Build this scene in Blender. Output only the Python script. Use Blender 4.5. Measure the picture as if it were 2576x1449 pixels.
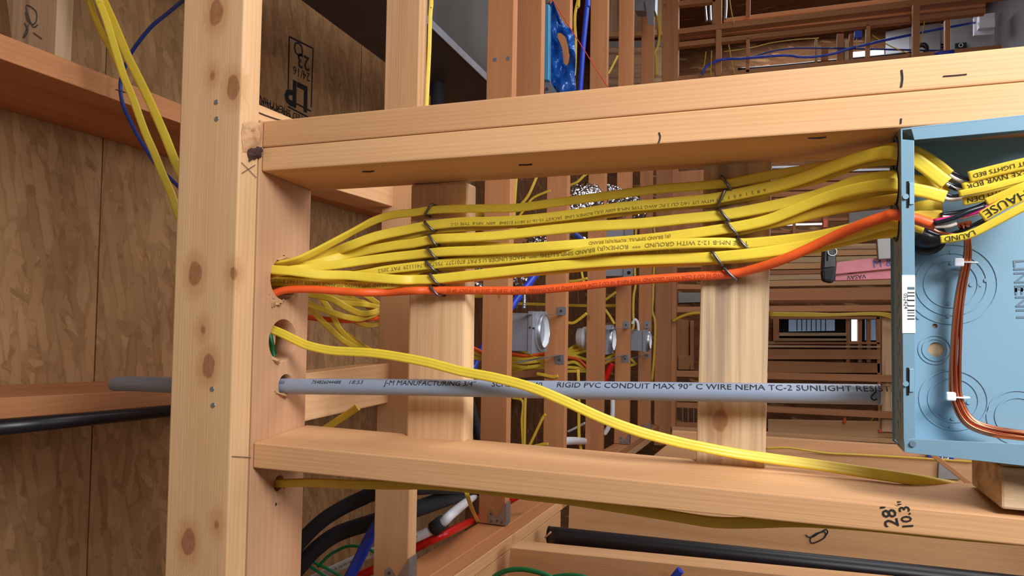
import bpy, bmesh, math, random
import numpy as np
from mathutils import Vector, Matrix
random.seed(7); np.random.seed(7)
for o in list(bpy.data.objects): bpy.data.objects.remove(o, do_unlink=True)
S = bpy.context.scene; COL = S.collection

# ------------------------------------------------------------------ camera
# The phone was held sideways: what is left in the picture is up in the house.
# Wall frame: X = down the wall, D = away from the camera through the wall, Z = along the wall.
PW, PH, FPX = 2576., 1449., 1776.
u = np.array([-4950., -20., FPX]); AX = -u/np.linalg.norm(u)
h_ = np.array([-.0183, 1, -.035]); h_ -= (h_@AX)*AX; h_ /= np.linalg.norm(h_)
AZ = -h_; AD = np.cross(AX, AZ)
if AD[2] < 0: AD = -AD
FLOOR = 1.75                                   # floor is this far below the lens
def W(p): return Vector((p[2], p[1], FLOOR-p[0]))        # wall frame -> world (z up)
def Wd(p): return Vector((p[2], p[1], -p[0]))
def ray(px, py):
    r = np.array([px-PW/2, py-PH/2, FPX]); return np.array([AX@r, AD@r, AZ@r])
def P(px, py, d):
    r = ray(px, py); return r*d/r[1]
def PX_(px, py, x):                            # where the sight line meets a level X
    r = ray(px, py); return r*x/r[0]
def PZ_(px, py, z):
    r = ray(px, py); return r*z/r[2]
cd = bpy.data.cameras.new('camera'); cam = bpy.data.objects.new('camera', cd); COL.objects.link(cam)
cd.sensor_width = 36; cd.lens = FPX/PW*36; cd.clip_start = .02; cd.clip_end = 100
cr, cu, cb = (Wd((AX[i]*s, AD[i]*s, AZ[i]*s)) for i, s in ((0, 1), (1, -1), (2, -1)))
cm = Matrix((cr, cu, cb)).transposed().to_4x4(); cm.translation = W((0, 0, 0)); cam.matrix_world = cm
S.camera = cam

# ------------------------------------------------------------------ light
wd = bpy.data.worlds.new('daylight'); S.world = wd; wd.use_nodes = True
bg = wd.node_tree.nodes['Background']; bg.inputs[0].default_value = (1, .84, .68, 1); bg.inputs[1].default_value = .25  # warm even fill standing for light bounced off the lumber
def area(name, loc, target, sx, sy, power, color):
    l = bpy.data.lights.new(name, 'AREA'); l.shape = 'RECTANGLE'; l.size = sx; l.size_y = sy; l.energy = power; l.color = color
    o = bpy.data.objects.new(name, l); COL.objects.link(o)
    a, b = W(loc), W(target); o.matrix_world = Matrix.Translation(a) @ (b-a).to_track_quat('-Z', 'Y').to_matrix().to_4x4()
    return o
area('window_light', (.80, -.25, 1.25), (.12, .9, .02), .9, 1.0, 27, (.94, .97, 1))
area('side_window_light', (.85, .05, .72), (.25, .88, .15), .4, .5, 23, (.93, .97, 1))  # unseen fill added to brighten the right ends of the studs
area('doorway_light', (.75, 2.6, 2.3), (-.5, 2.6, 0), 1.6, 1.6, 42, (1, .96, .92))  # unseen fill added to light the ceiling joists from one side
area('far_room_light', (.35, 6.3, 2.65), (.3, 6.4, 0), 1.6, 1.2, 36, (.92, .96, 1))
area('hall_light', (1.5, 1.9, .3), (-.6, 2.6, -.1), 1.3, 1.3, 19, (1, .95, .90))  # unseen fill added from below to brighten the deck
S.view_settings.view_transform = 'Standard'; S.view_settings.look = 'None'
S.view_settings.exposure = 0; S.view_settings.gamma = 1; S.view_settings.use_curve_mapping = False

# ------------------------------------------------------------------ materials
def lin(c):
    return tuple((x/255/12.92 if x/255 <= .04045 else ((x/255+.055)/1.055)**2.4) for x in c)+(1,)
class N:
    def __init__(s, name):
        s.m = bpy.data.materials.new(name); s.m.use_nodes = True; s.t = s.m.node_tree
        s.b = s.t.nodes['Principled BSDF']; s.b.inputs['Roughness'].default_value = .6
    def n(s, typ, **k):
        nd = s.t.nodes.new(typ)
        for a, v in k.items(): setattr(nd, a, v)
        return nd
    def l(s, a, b): s.t.links.new(a, b)
    def put(s, sock, v):
        if hasattr(v, 'is_output'): s.l(v, sock)
        else: sock.default_value = v
    def math(s, op, a, b=None, clamp=False):
        nd = s.n('ShaderNodeMath', operation=op); nd.use_clamp = clamp; s.put(nd.inputs[0], a)
        if b is not None: s.put(nd.inputs[1], b)
        return nd.outputs[0]
    def vec(s, op, a, b=None):
        nd = s.n('ShaderNodeVectorMath', operation=op); s.put(nd.inputs[0], a)
        if b is not None: s.put(nd.inputs[1], b)
        return nd.outputs['Value'] if op in ('LENGTH', 'DISTANCE') else nd.outputs[0]
    def mix(s, f, a, b, mode='MIX'):
        nd = s.n('ShaderNodeMix', data_type='RGBA', blend_type=mode); s.put(nd.inputs[0], f); s.put(nd.inputs[6], a); s.put(nd.inputs[7], b)
        return nd.outputs[2]
    def rng(s, v, a, b, c=0., d=1.):
        nd = s.n('ShaderNodeMapRange'); nd.interpolation_type = 'SMOOTHSTEP'; s.put(nd.inputs[0], v)
        for i, x in enumerate((a, b, c, d)): s.put(nd.inputs[i+1], x)
        return nd.outputs[0]
    def noise(s, v, scale, detail=3, rough=.5, dist=0):
        nd = s.n('ShaderNodeTexNoise'); s.put(nd.inputs['Vector'], v); nd.inputs['Scale'].default_value = scale
        nd.inputs['Detail'].default_value = detail; nd.inputs['Roughness'].default_value = rough; nd.inputs['Distortion'].default_value = dist
        return nd.outputs[0]
    def bump(s, h, st, dist=.002):
        nd = s.n('ShaderNodeBump'); nd.inputs['Strength'].default_value = st; nd.inputs['Distance'].default_value = dist
        s.l(h, nd.inputs['Height']); s.l(nd.outputs[0], s.b.inputs['Normal'])
    def obj(s): return s.n('ShaderNodeTexCoord').outputs['Object']
    def rnd(s): return s.n('ShaderNodeObjectInfo').outputs['Random']

def wood(name, light, dark, streak=.35, knots=.5, ring=55, grey=0, spots=(), rough=.62):
    """Softwood: local x runs along the grain; growth rings about an off-centre pith, streaks, scattered knots."""
    a = N(name); co = a.obj(); r = a.rnd()
    off = a.vec('MULTIPLY', a.n('ShaderNodeCombineXYZ').outputs[0], (1, 1, 1))
    cx = a.n('ShaderNodeCombineXYZ'); a.l(a.math('MULTIPLY', r, 37.), cx.inputs[0]); a.l(a.math('MULTIPLY', r, 11.), cx.inputs[1]); a.l(a.math('MULTIPLY', r, 23.), cx.inputs[2])
    v = a.vec('ADD', co, cx.outputs[0])
    # knots: true metre distance to random points
    vo = a.n('ShaderNodeTexVoronoi'); sc = (3.1, 11., 11.); a.l(a.vec('MULTIPLY', v, sc), vo.inputs['Vector']); vo.inputs['Scale'].default_value = 1
    df = a.vec('DIVIDE', a.vec('SUBTRACT', a.vec('MULTIPLY', v, sc), vo.outputs['Position']), sc)
    kd = a.vec('LENGTH', a.vec('MULTIPLY', df, (.75, 1, 1)))
    wob = a.math('MULTIPLY', a.math('SUBTRACT', a.noise(v, 55, 2), .5), .008)
    kd = a.math('ADD', kd, wob)
    sel = a.math('GREATER_THAN', a.n('ShaderNodeSeparateColor').outputs[0], 0)
    spc = a.n('ShaderNodeSeparateColor'); a.l(vo.outputs['Color'], spc.inputs[0])
    sel = a.math('GREATER_THAN', spc.outputs[0], 1-knots)
    rad = a.math('ADD', a.math('MULTIPLY', spc.outputs[1], .007), .004)
    for sp in spots:                                  # knots where the photograph shows them: (x, y, z, radius)
        d2 = a.vec('LENGTH', a.vec('MULTIPLY', a.vec('SUBTRACT', co, sp[:3]), (.62, 1, 1)))
        d2 = a.math('ADD', a.math('ADD', d2, wob), .010-sp[3])
        k2 = a.math('LESS_THAN', d2, .05)
        kd = a.math('MINIMUM', a.math('ADD', kd, a.math('MULTIPLY', a.math('SUBTRACT', 1., sel), .2)), d2)
        sel = a.math('MAXIMUM', sel, k2)
        rad = a.math('ADD', a.math('MULTIPLY', rad, a.math('SUBTRACT', 1., k2)), a.math('MULTIPLY', k2, .010))
    core = a.math('MULTIPLY', sel, a.rng(kd, a.math('MULTIPLY', rad, 1.1), a.math('MULTIPLY', rad, .75)))
    halo = a.math('MULTIPLY', sel, a.rng(kd, a.math('MULTIPLY', rad, 2.8), rad))
    # rings, bending round knots
    warp = a.math('MULTIPLY', halo, .006)
    wv = a.vec('MULTIPLY', v, (.12, 1, 1))
    cw = a.n('ShaderNodeCombineXYZ'); a.l(warp, cw.inputs[1]); a.l(warp, cw.inputs[2])
    nz = a.n('ShaderNodeTexNoise'); a.l(wv, nz.inputs['Vector']); nz.inputs['Scale'].default_value = 9; nz.inputs['Detail'].default_value = 2
    wv2 = a.vec('ADD', a.vec('ADD', wv, cw.outputs[0]), a.vec('MULTIPLY', a.vec('SUBTRACT', nz.outputs['Color'], (.5, .5, .5)), (.016, .016, .016)))
    wa = a.n('ShaderNodeTexWave', wave_type='RINGS', rings_direction='X', wave_profile='SAW'); a.l(wv2, wa.inputs['Vector']); wa.inputs['Scale'].default_value = ring
    wa.inputs['Distortion'].default_value = .6; wa.inputs['Detail'].default_value = 2
    st = a.noise(a.vec('MULTIPLY', v, (1.2, 32, 32)), 1, 4, .6)
    fib = a.noise(a.vec('MULTIPLY', v, (6, 300, 300)), 1, 2, .6)
    broad = a.noise(a.vec('MULTIPLY', v, (.8, 9, 9)), 1, 2, .5)
    f = a.math('ADD', a.math('MULTIPLY', a.rng(wa.outputs[0], .35, 1.), .24), a.math('MULTIPLY', a.rng(st, .35, .75), streak))
    f = a.math('ADD', f, a.math('MULTIPLY', a.math('SUBTRACT', fib, .5), .35), clamp=True)
    c = a.mix(f, lin(light), lin(dark))
    c = a.mix(a.math('MULTIPLY', a.rng(broad, .4, .75), .35), c, lin([x*.86 for x in dark[:1]]+[x*.78 for x in dark[1:]]))
    if grey: c = a.mix(a.math('MULTIPLY', a.rng(st, .47, .68), grey), c, lin((120, 100, 88)))
    c = a.mix(a.math('MULTIPLY', halo, .40), c, lin((176, 112, 62)))
    c = a.mix(a.math('MULTIPLY', core, a.rng(a.noise(v, 140, 2), .2, .8, .6, .8)), c, lin((140, 86, 54)))
    val = a.math('ADD', a.math('MULTIPLY', a.math('FRACT', a.math('MULTIPLY', r, 7.3)), .16), .90)
    hs = a.n('ShaderNodeHueSaturation'); a.l(c, hs.inputs['Color']); a.l(val, hs.inputs['Value'])
    a.l(hs.outputs[0], a.b.inputs['Base Color']); a.b.inputs['Roughness'].default_value = rough
    a.b.inputs['Specular IOR Level'].default_value = .3
    a.bump(a.math('ADD', fib, a.math('MULTIPLY', f, .6)), .25, .0012)
    return a.m

def osb(name, light=(190, 150, 108), dark=(144, 107, 70), tint=1.):
    """Strand board: layers of long flakes at several angles; local x is the strength direction."""
    a = N(name); co = a.obj(); r = a.rnd()
    cx = a.n('ShaderNodeCombineXYZ'); a.l(a.math('MULTIPLY', r, 31.), cx.inputs[0]); a.l(a.math('MULTIPLY', r, 17.), cx.inputs[1])
    v = a.vec('ADD', co, cx.outputs[0])
    nz = a.n('ShaderNodeTexNoise'); a.l(v, nz.inputs['Vector']); nz.inputs['Scale'].default_value = 22
    v = a.vec('ADD', v, a.vec('MULTIPLY', a.vec('SUBTRACT', nz.outputs['Color'], (.5, .5, .5)), (.018, .018, .0)))
    c = None; hgt = None
    for i, (ang, fx, fy) in enumerate(((.1, 7, 30), (.5, 9, 38), (-.35, 7, 33), (.9, 11, 36), (-.08, 6, 34), (.22, 8, 40))):
        mp = a.n('ShaderNodeMapping'); a.l(v, mp.inputs[0]); mp.inputs['Rotation'].default_value = (0, 0, ang); mp.inputs['Location'].default_value = (i*3.3, i*1.7, 0)
        sv = a.vec('MULTIPLY', mp.outputs[0], (fx, fy, 0))
        vo = a.n('ShaderNodeTexVoronoi', voronoi_dimensions='2D', distance='CHEBYCHEV'); a.l(sv, vo.inputs['Vector']); vo.inputs['Scale'].default_value = 1
        sp = a.n('ShaderNodeSeparateColor'); a.l(vo.outputs['Color'], sp.inputs[0])
        grain = a.noise(a.vec('MULTIPLY', sv, (.6, 6, 0)), 1, 2)
        f = a.math('ADD', a.math('ADD', a.math('MULTIPLY', sp.outputs[0], .55), .2), a.math('MULTIPLY', a.math('SUBTRACT', grain, .5), .35), clamp=True)
        cc = a.mix(f, lin(dark), lin(light))
        cc = a.mix(a.math('MULTIPLY', a.rng(sp.outputs[2], .93, .98), .6), cc, lin((192, 148, 102)))
        m = a.math('GREATER_THAN', sp.outputs[1], .50)
        edge = a.math('MULTIPLY', a.rng(vo.outputs['Distance'], .42, .55), .22)
        cc = a.mix(edge, cc, lin((82, 50, 30)))
        if c is None: c = cc; hgt = sp.outputs[0]
        else:
            c = a.mix(m, c, cc); hgt = a.math('ADD', a.math('MULTIPLY', hgt, a.math('SUBTRACT', 1., m)), a.math('MULTIPLY', sp.outputs[0], m))
    sh = a.noise(v, 2.2, 3); c = a.mix(a.math('MULTIPLY', a.rng(sh, .35, .75), .35), c, lin((120, 74, 42)))
    sp_ = a.noise(v, 130, 1); c = a.mix(a.math('MULTIPLY', a.rng(sp_, .72, .8), .6), c, lin((60, 34, 20)))
    a.l(c, a.b.inputs['Base Color']); a.b.inputs['Roughness'].default_value = .75; a.b.inputs['Specular IOR Level'].default_value = .2
    a.bump(hgt, .3, .002)
    return a.m

def plain(name, rgb, rough=.5, metal=0., mott=.0, ms=30, spec=.5, bump=0, bs=200, coat=0):
    a = N(name); c = lin(rgb)
    if mott:
        f = a.rng(a.noise(a.obj(), ms, 4), .3, .7); a.l(a.mix(a.math('MULTIPLY', f, mott), c, tuple(x*.45 for x in c[:3])+(1,)), a.b.inputs['Base Color'])
    else: a.b.inputs['Base Color'].default_value = c
    a.b.inputs['Roughness'].default_value = rough; a.b.inputs['Metallic'].default_value = metal; a.b.inputs['Specular IOR Level'].default_value = spec
    a.b.inputs['Coat Weight'].default_value = coat
    if bump: a.bump(a.noise(a.obj(), bs, 2), bump, .001)
    return a.m

M = dict(
 stud=wood('stud_lumber', (220, 170, 122), (200, 146, 96), knots=.2),
 studb=wood('spruce_lumber', (222, 176, 130), (196, 142, 94), knots=.3),
 joist=wood('joist_lumber', (192, 132, 88), (164, 104, 64), knots=.45, streak=.3),  # stud lumber recoloured; the orange of bounced light is in the colour
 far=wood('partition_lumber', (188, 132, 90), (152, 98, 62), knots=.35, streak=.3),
 pale=wood('weathered_lumber', (216, 184, 146), (188, 150, 112), streak=.6, knots=.08, grey=.55, ring=30),
 ply=wood('plate_lumber', (198, 152, 116), (180, 130, 92), knots=.12, streak=.25),
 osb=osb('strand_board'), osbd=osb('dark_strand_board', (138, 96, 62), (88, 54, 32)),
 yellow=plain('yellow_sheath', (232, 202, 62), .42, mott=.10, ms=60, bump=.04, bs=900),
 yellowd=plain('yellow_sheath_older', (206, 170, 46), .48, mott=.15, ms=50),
 orange=plain('orange_sheath', (240, 96, 40), .4, mott=.1, ms=60),
 blue=plain('blue_pipe', (34, 66, 190), .35), bluec=plain('blue_cable', (30, 58, 140), .45),
 green=plain('green_wire', (16, 120, 70), .4), red=plain('red_pipe', (200, 18, 16), .35), white=plain('white_pipe', (218, 220, 230), .4),
 black=plain('black_plastic', (26, 26, 32), .38), rubber=plain('black_rubber_foam', (30, 30, 36), .8),
 pvc=plain('grey_pvc', (138, 148, 168), .42, mott=.04, ms=40), ink=plain('black_ink', (24, 22, 26), .7), pen=plain('pencil_marks', (70, 62, 62), .8),
 steel=plain('staple_steel', (112, 106, 104), .38, .9), galv=plain('galvanised_steel', (170, 176, 188), .38, .85, mott=.25, ms=25),
 panel=plain('grey_enamel', (120, 154, 174), .38, coat=.15, bump=.08, bs=700), paneld=plain('grey_enamel_edge', (96, 116, 132), .4),
 dark=plain('dark_gap', (14, 12, 12), .9), copper=plain('bare_copper', (212, 128, 92), .3, 1.), tie=plain('white_nylon', (226, 230, 238), .4),
 label=plain('white_label', (238, 242, 246), .5), cond_b=plain('black_conductor', (22, 26, 38), .3), cond_r=plain('magenta_conductor', (196, 30, 110), .3),
 cond_w=plain('white_conductor', (215, 205, 196), .45), paper=plain('brown_paper', (178, 142, 112), .8),
 duct=plain('duct_sheet_metal', (88, 85, 84), .5, .6, mott=.3, ms=4), film=plain('blue_film', (22, 84, 170), .22, bump=.5, bs=40),
 tape=plain('blue_tape', (86, 160, 205), .3, .3), foil=plain('crinkled_foil', (205, 205, 210), .18, 1., bump=.0),
 can=plain('can_steel', (150, 154, 166), .42, .35, mott=.12, ms=15), canw=plain('white_trim', (228, 230, 238), .45),
 concrete=plain('grey_concrete', (118, 112, 118), .8, mott=.25, ms=6), grey=plain('grey_board', (150, 148, 148), .7, mott=.2, ms=5),
 pink=plain('pink_paint', (190, 110, 122), .55, mott=.2, ms=40), string=plain('red_string', (205, 40, 50), .6),
 bark=plain('dark_bark', (70, 42, 36), .9, mott=.6, ms=160, bump=.8, bs=120), rawwood=plain('splintered_wood', (200, 152, 110), .75, mott=.5, ms=120, bump=.5, bs=200),
 prt=plain('faded_print', (132, 114, 40), .6), prto=plain('faded_print_on_orange', (176, 62, 28), .6))
def emit(name, rgb, st):
    a = N(name); a.b.inputs['Base Color'].default_value = lin(rgb); a.b.inputs['Emission Color'].default_value = lin(rgb); a.b.inputs['Emission Strength'].default_value = st; return a.m
M['lit'] = emit('daylit_glass', (235, 242, 250), 1.6); M['litd'] = emit('dusky_glass', (120, 140, 165), .35); M['led'] = emit('bright_lamp', (250, 252, 255), 14)
# crinkle the foil
def _crinkle(m, sc, st):
    t = m.node_tree; b = t.nodes['Principled BSDF']; tc = t.nodes.new('ShaderNodeTexCoord'); v = t.nodes.new('ShaderNodeTexVoronoi'); v.inputs['Scale'].default_value = sc
    bp = t.nodes.new('ShaderNodeBump'); bp.inputs['Strength'].default_value = st; bp.inputs['Distance'].default_value = .01
    t.links.new(tc.outputs['Object'], v.inputs['Vector']); t.links.new(v.outputs['Distance'], bp.inputs['Height']); t.links.new(bp.outputs[0], b.inputs['Normal'])
_crinkle(M['foil'], 55, 1.); _crinkle(M['film'], 22, .7)

# ------------------------------------------------------------------ builders
MW = {}
def place(o, m, parent=None):
    MW[o.name] = m
    if parent is not None:
        o.parent = parent; o.matrix_parent_inverse = MW[parent.name].inverted()
    o.matrix_basis = m
def tag(o, label=None, cat=None, group=None, kind=None):
    for k, v in (('label', label), ('category', cat), ('group', group), ('kind', kind)):
        if v: o[k] = v
    return o
def empty(name, p, label=None, cat=None, group=None, kind=None):
    o = bpy.data.objects.new(name, None); o.empty_display_size = .02; COL.objects.link(o); place(o, Matrix.Translation(W(p)))
    return tag(o, label, cat, group, kind)
def mk(name, vs, fs, mat, parent=None, axis=None, smooth=False, bevel=0, seg=2, sharp=False):
    """vs in the wall frame. axis: wall-frame direction that becomes local x (the grain)."""
    w = [W(v) for v in vs]; c = sum(w, Vector())/len(w)
    R = Matrix.Identity(3)
    if isinstance(axis, list):                       # a sheet: local x and y lie in its plane
        x, y = Wd(axis[0]).normalized(), Wd(axis[1]).normalized(); R = Matrix((x, y, x.cross(y))).transposed()
    elif axis is not None:
        x = Wd(axis).normalized(); ref = Vector((0, 1, 0)) if abs(x.y) < .9 else Vector((1, 0, 0))
        z = x.cross(ref).normalized(); y = z.cross(x); R = Matrix((x, y, z)).transposed()
    Ri = R.transposed(); me = bpy.data.meshes.new(name); me.from_pydata([Ri @ (v-c) for v in w], [], fs)
    bm = bmesh.new(); bm.from_mesh(me); bmesh.ops.recalc_face_normals(bm, faces=bm.faces)
    if bevel: bmesh.ops.bevel(bm, geom=bm.edges[:], offset=bevel, segments=seg, profile=.5, affect='EDGES', clamp_overlap=True)
    bm.to_mesh(me); bm.free()
    if smooth:
        for p in me.polygons: p.use_smooth = True
    if mat: me.materials.append(M[mat] if isinstance(mat, str) else mat)
    o = bpy.data.objects.new(name, me); COL.objects.link(o); m = R.to_4x4(); m.translation = c; place(o, m, parent)
    return o
BOXF = [(0, 1, 2, 3), (4, 7, 6, 5), (0, 4, 5, 1), (1, 5, 6, 2), (2, 6, 7, 3), (3, 7, 4, 0)]
def hexa(name, f, b, mat, parent=None, axis=None, bevel=.002):
    """f, b: four front and four back corners (TL, TR, BR, BL) in the wall frame."""
    f = [np.array(p, float) for p in f]; b = [np.array(p, float) for p in b]
    if axis is None:
        e1 = f[1]-f[0]; e2 = f[3]-f[0]; e3 = b[0]-f[0]; axis = max((e1, e2, e3), key=lambda e: np.linalg.norm(e))
    return mk(name, f+b, BOXF, mat, parent, axis, bevel=bevel)
def bx(name, x, d, z, mat, parent=None, axis=None, bevel=.002):
    f = [(x[0], d[0], z[1]), (x[1], d[0], z[1]), (x[1], d[0], z[0]), (x[0], d[0], z[0])]
    return hexa(name, f, [(p[0], d[1], p[2]) for p in f], mat, parent, axis, bevel)
def plank(name, q, D, mat, th=.04, parent=None, bevel=.002, ext=None, axis=None):
    """q: four picture corners TL, TR, BR, BL on the plane D (or one D per corner); a solid board of thickness th behind it."""
    Ds = D if isinstance(D, (list, tuple)) else [D]*4
    f = [P(*c, d) for c, d in zip(q, Ds)]
    b = [p+np.array((0, th, 0)) for p in f]
    return hexa(name, f, b, mat, parent, axis, bevel)
def bar(name, x0, t0, b0, x1, t1, b1, D, mat, th=.04, parent=None, bevel=.002):
    return plank(name, [(x0, t0), (x1, t1), (x1, b1), (x0, b0)], D, mat, th, parent, bevel)
def smooth_path(pts, n):
    """Catmull-Rom through wall-frame points (any number of columns)."""
    p = np.array(pts, float)
    if len(p) < 3: return np.array([p[0]+(p[-1]-p[0])*t for t in np.linspace(0, 1, max(2, n//2))])
    q = np.vstack([2*p[0]-p[1], p, 2*p[-1]-p[-2]]); out = []
    for i in range(1, len(q)-2):
        a, b, c, d = q[i-1], q[i], q[i+1], q[i+2]
        for t in np.linspace(0, 1, n, endpoint=False):
            out.append(.5*((2*b)+(-a+c)*t+(2*a-5*b+4*c-d)*t*t+(-a+3*b-3*c+d)*t**3))
    out.append(q[-2]); return np.array(out)
def nrm(v): return v/(np.linalg.norm(v)+1e-12)
def frames(path, rolls, face):
    T = np.gradient(path, axis=0); T = np.array([nrm(t) for t in T]); Ns, Bs = [], []
    for i, p in enumerate(path):
        n = -nrm(p) if face == 'cam' else np.array(face, float)
        n = nrm(n-(n@T[i])*T[i]); b = np.cross(T[i], n); a = math.radians(rolls[i])
        Ns.append(n*math.cos(a)+b*math.sin(a)); Bs.append(b*math.cos(a)-n*math.sin(a))
    return T, np.array(Ns), np.array(Bs)
def flat_section(w, t, g=.05):
    """Rounded flat cable; the broad sides dip a little between the conductors."""
    pts = []; xs = [math.sin(a) for a in np.linspace(-math.pi/2, math.pi/2, 17)]
    for x in xs[::-1]: pts.append((x*w/2, t/2*(max(0, 1-abs(x)**5)**(1/2.4))*(1-g*(1-math.cos(x*2*math.pi*1.5))*.5*(abs(x) < .9))))
    return pts+[(-x, -y) for x, y in pts[1:-1]]
def round_section(r, n=14): return [(r*math.cos(2*math.pi*k/n), r*math.sin(2*math.pi*k/n)) for k in range(n)]
def sweep(name, path, sect, mat, parent=None, rolls=None, face='cam', caps=True, smooth=True, radii=None):
    rolls = rolls if rolls is not None else np.zeros(len(path)); T, Nn, B = frames(path, rolls, face); m = len(sect); vs = []; fs = []
    for i, p in enumerate(path):
        k = 1 if radii is None else radii[i]
        for x, y in sect: vs.append(p+B[i]*x*k+Nn[i]*y*k)
    for i in range(len(path)-1):
        for j in range(m):
            a, b = i*m+j, i*m+(j+1) % m; fs.append((a, b, b+m, a+m))
    if caps: fs += [tuple(range(m))[::-1], tuple(range((len(path)-1)*m, len(path)*m))]
    o = mk(name, vs, fs, mat, parent, smooth=smooth)
    if caps and smooth:
        o.data.polygons[len(fs)-1].use_smooth = False; o.data.polygons[len(fs)-2].use_smooth = False
    return o
CAB = {}
def px_path(pts, n=8):
    """pts: (px, py, D[, roll]) in the picture -> smoothed wall-frame path and rolls."""
    p = [list(P(q[0], q[1], q[2]))+[q[3] if len(q) > 3 else 0] for q in pts]
    s = smooth_path(p, n); return s[:, :3], s[:, 3]
def cable(name, pts, w, t, mat, label, cat='cable', group=None, parent=None, n=8, face='cam', ridge=.05):
    path, rolls = px_path(pts, n)
    o = sweep(name, path, flat_section(w, t, ridge) if t else round_section(w/2), mat, parent, rolls, face)
    CAB[o.name] = (path, rolls, t/2 if t else w/2, face)
    return tag(o, label, cat if label else None, group)
def text_mesh(s, size, bold=0, space=1.0, fine=False):
    cu_ = bpy.data.curves.new('t', 'FONT'); cu_.body = s; cu_.size = size; cu_.offset = bold*size; cu_.space_character = space; cu_.resolution_u = 2
    o = bpy.data.objects.new('t', cu_); COL.objects.link(o); dg = bpy.context.evaluated_depsgraph_get(); me = o.evaluated_get(dg).to_mesh()
    vs = [(v.co.x, v.co.y) for v in me.vertices]; fs = [tuple(p.vertices) for p in me.polygons]
    o.evaluated_get(dg).to_mesh_clear(); bpy.data.objects.remove(o); bpy.data.curves.remove(cu_)
    if fine:                                         # small faces, so that the lettering can follow a round pipe
        bm = bmesh.new(); bv = [bm.verts.new((x, y, 0)) for x, y in vs]
        for f in fs:
            try: bm.faces.new([bv[i] for i in f])
            except ValueError: pass
        bmesh.ops.triangulate(bm, faces=bm.faces[:])
        for k in (1, 2, 3, 4):
            bmesh.ops.bisect_plane(bm, geom=bm.verts[:]+bm.edges[:]+bm.faces[:], plane_co=(0, size*.8*k/5, 0), plane_no=(0, 1, 0))
        bm.verts.index_update(); vs = [(v.co.x, v.co.y) for v in bm.verts]; fs = [tuple(v.index for v in f.verts) for f in bm.faces]; bm.free()
    return vs, fs
def print_on(o, s, start, size, mat='ink', flip=False, dy=0., sx=1., name='printing', lift=.0004):
    """Lettering along a cable: start = distance from its first end."""
    path, rolls, hh, face = CAB[o.name]; T, Nn, B = frames(path, rolls, face)
    L = np.concatenate([[0], np.cumsum(np.linalg.norm(np.diff(path, axis=0), axis=1))])
    vs, fs = text_mesh(s, size); wid = max(v[0] for v in vs)*sx; out = []
    for x, y in vs:
        x *= sx; y -= size*.35
        a = start+(wid-x if flip else x); yy = (-y if flip else y)+dy
        a = min(max(a, 0), L[-1]); i = min(int(np.searchsorted(L, a)), len(L)-1); i = max(i, 1); f = (a-L[i-1])/(L[i]-L[i-1]+1e-9)
        p = path[i-1]*(1-f)+path[i]*f; b = nrm(B[i-1]*(1-f)+B[i]*f); nn = nrm(Nn[i-1]*(1-f)+Nn[i]*f)
        out.append(p-b*yy*1.+nn*(hh+lift) if CAB_UP < 0 else p+b*yy+nn*(hh+lift))
    return mk(name, out, fs, mat, o)
CAB_UP = -1
def print_flat(parent, s, p0, p1, up, size, mat='ink', nor=(0, -1, 0), lift=.0006, name='lettering', bold=0, sx=1.):
    """Lettering on a flat face from p0 towards p1 (wall frame)."""
    p0, p1 = np.array(p0), np.array(p1); d = nrm(p1-p0); up = nrm(np.array(up, float)-(np.array(up, float)@d)*d)
    vs, fs = text_mesh(s, size, bold); out = [p0+d*x*sx+up*y+np.array(nor)*lift for x, y in vs]
    return mk(name, out, fs, mat, parent)
def strokes(parent, name, lines, r, mat='ink'):
    """Pen strokes: each line a list of wall-frame points; thin ribbons as one mark."""
    vs, fs = [], []
    for ln in lines:
        path = smooth_path(ln, 5); T, Nn, B = frames(path, np.zeros(len(path)), 'cam'); k = len(vs)
        for p, n, b in zip(path, Nn, B): vs += [p+b*r+n*.0006, p-b*r+n*.0006]
        for i in range(len(path)-1): fs.append((k+2*i, k+2*i+1, k+2*i+3, k+2*i+2))
    return mk(name, vs, fs, mat, parent)
def rod(name, a, b, r, mat, parent=None, n=14):
    return sweep(name, np.array([a, (np.array(a)+np.array(b))/2, b], float), round_section(r, n), mat, parent)
def disc(name, c, nor, r, th, mat, parent=None, n=20):
    c = np.array(c, float); nor = nrm(np.array(nor, float)); return rod(name, c, c+nor*th, r, mat, parent, n)
def cut(o, cutters):
    """Subtract cutter objects from o (holes drilled in a board)."""
    bpy.context.view_layer.update()
    for c in cutters:
        md = o.modifiers.new('b', 'BOOLEAN'); md.operation = 'DIFFERENCE'; md.object = c; md.solver = 'EXACT'
    bpy.context.view_layer.update(); dg = bpy.context.evaluated_depsgraph_get(); me = bpy.data.meshes.new_from_object(o.evaluated_get(dg))
    o.modifiers.clear(); old = o.data; o.data = me; bpy.data.meshes.remove(old)
    for c in cutters: bpy.data.objects.remove(c)
def ring(name, c, nor, r0, r1, th, mat, parent=None, n=28):
    """Flat annulus of thickness th (a knockout rim, a lamp flange)."""
    c = np.array(c, float); nor = nrm(np.array(nor, float)); a = nrm(np.cross(nor, (.3, .5, .8))); b = np.cross(nor, a); vs, fs = [], []
    for k in range(n):
        e = a*math.cos(2*math.pi*k/n)+b*math.sin(2*math.pi*k/n)
        vs += [c+e*r0, c+e*r1, c+e*r1+nor*th, c+e*r0+nor*th]
    for k in range(n):
        i, j = 4*k, 4*((k+1) % n)
        for s_ in range(4): fs.append((i+s_, i+(s_+1) % 4, j+(s_+1) % 4, j+s_))
    return mk(name, vs, fs, mat, parent, smooth=False)
def nail(c, r, parent, nor=(0, -1, 0)): return disc('nail_head', np.array(c)-np.array(nor)*.001, nor, r*.85, .0022, 'galv', parent, 10)


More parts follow.
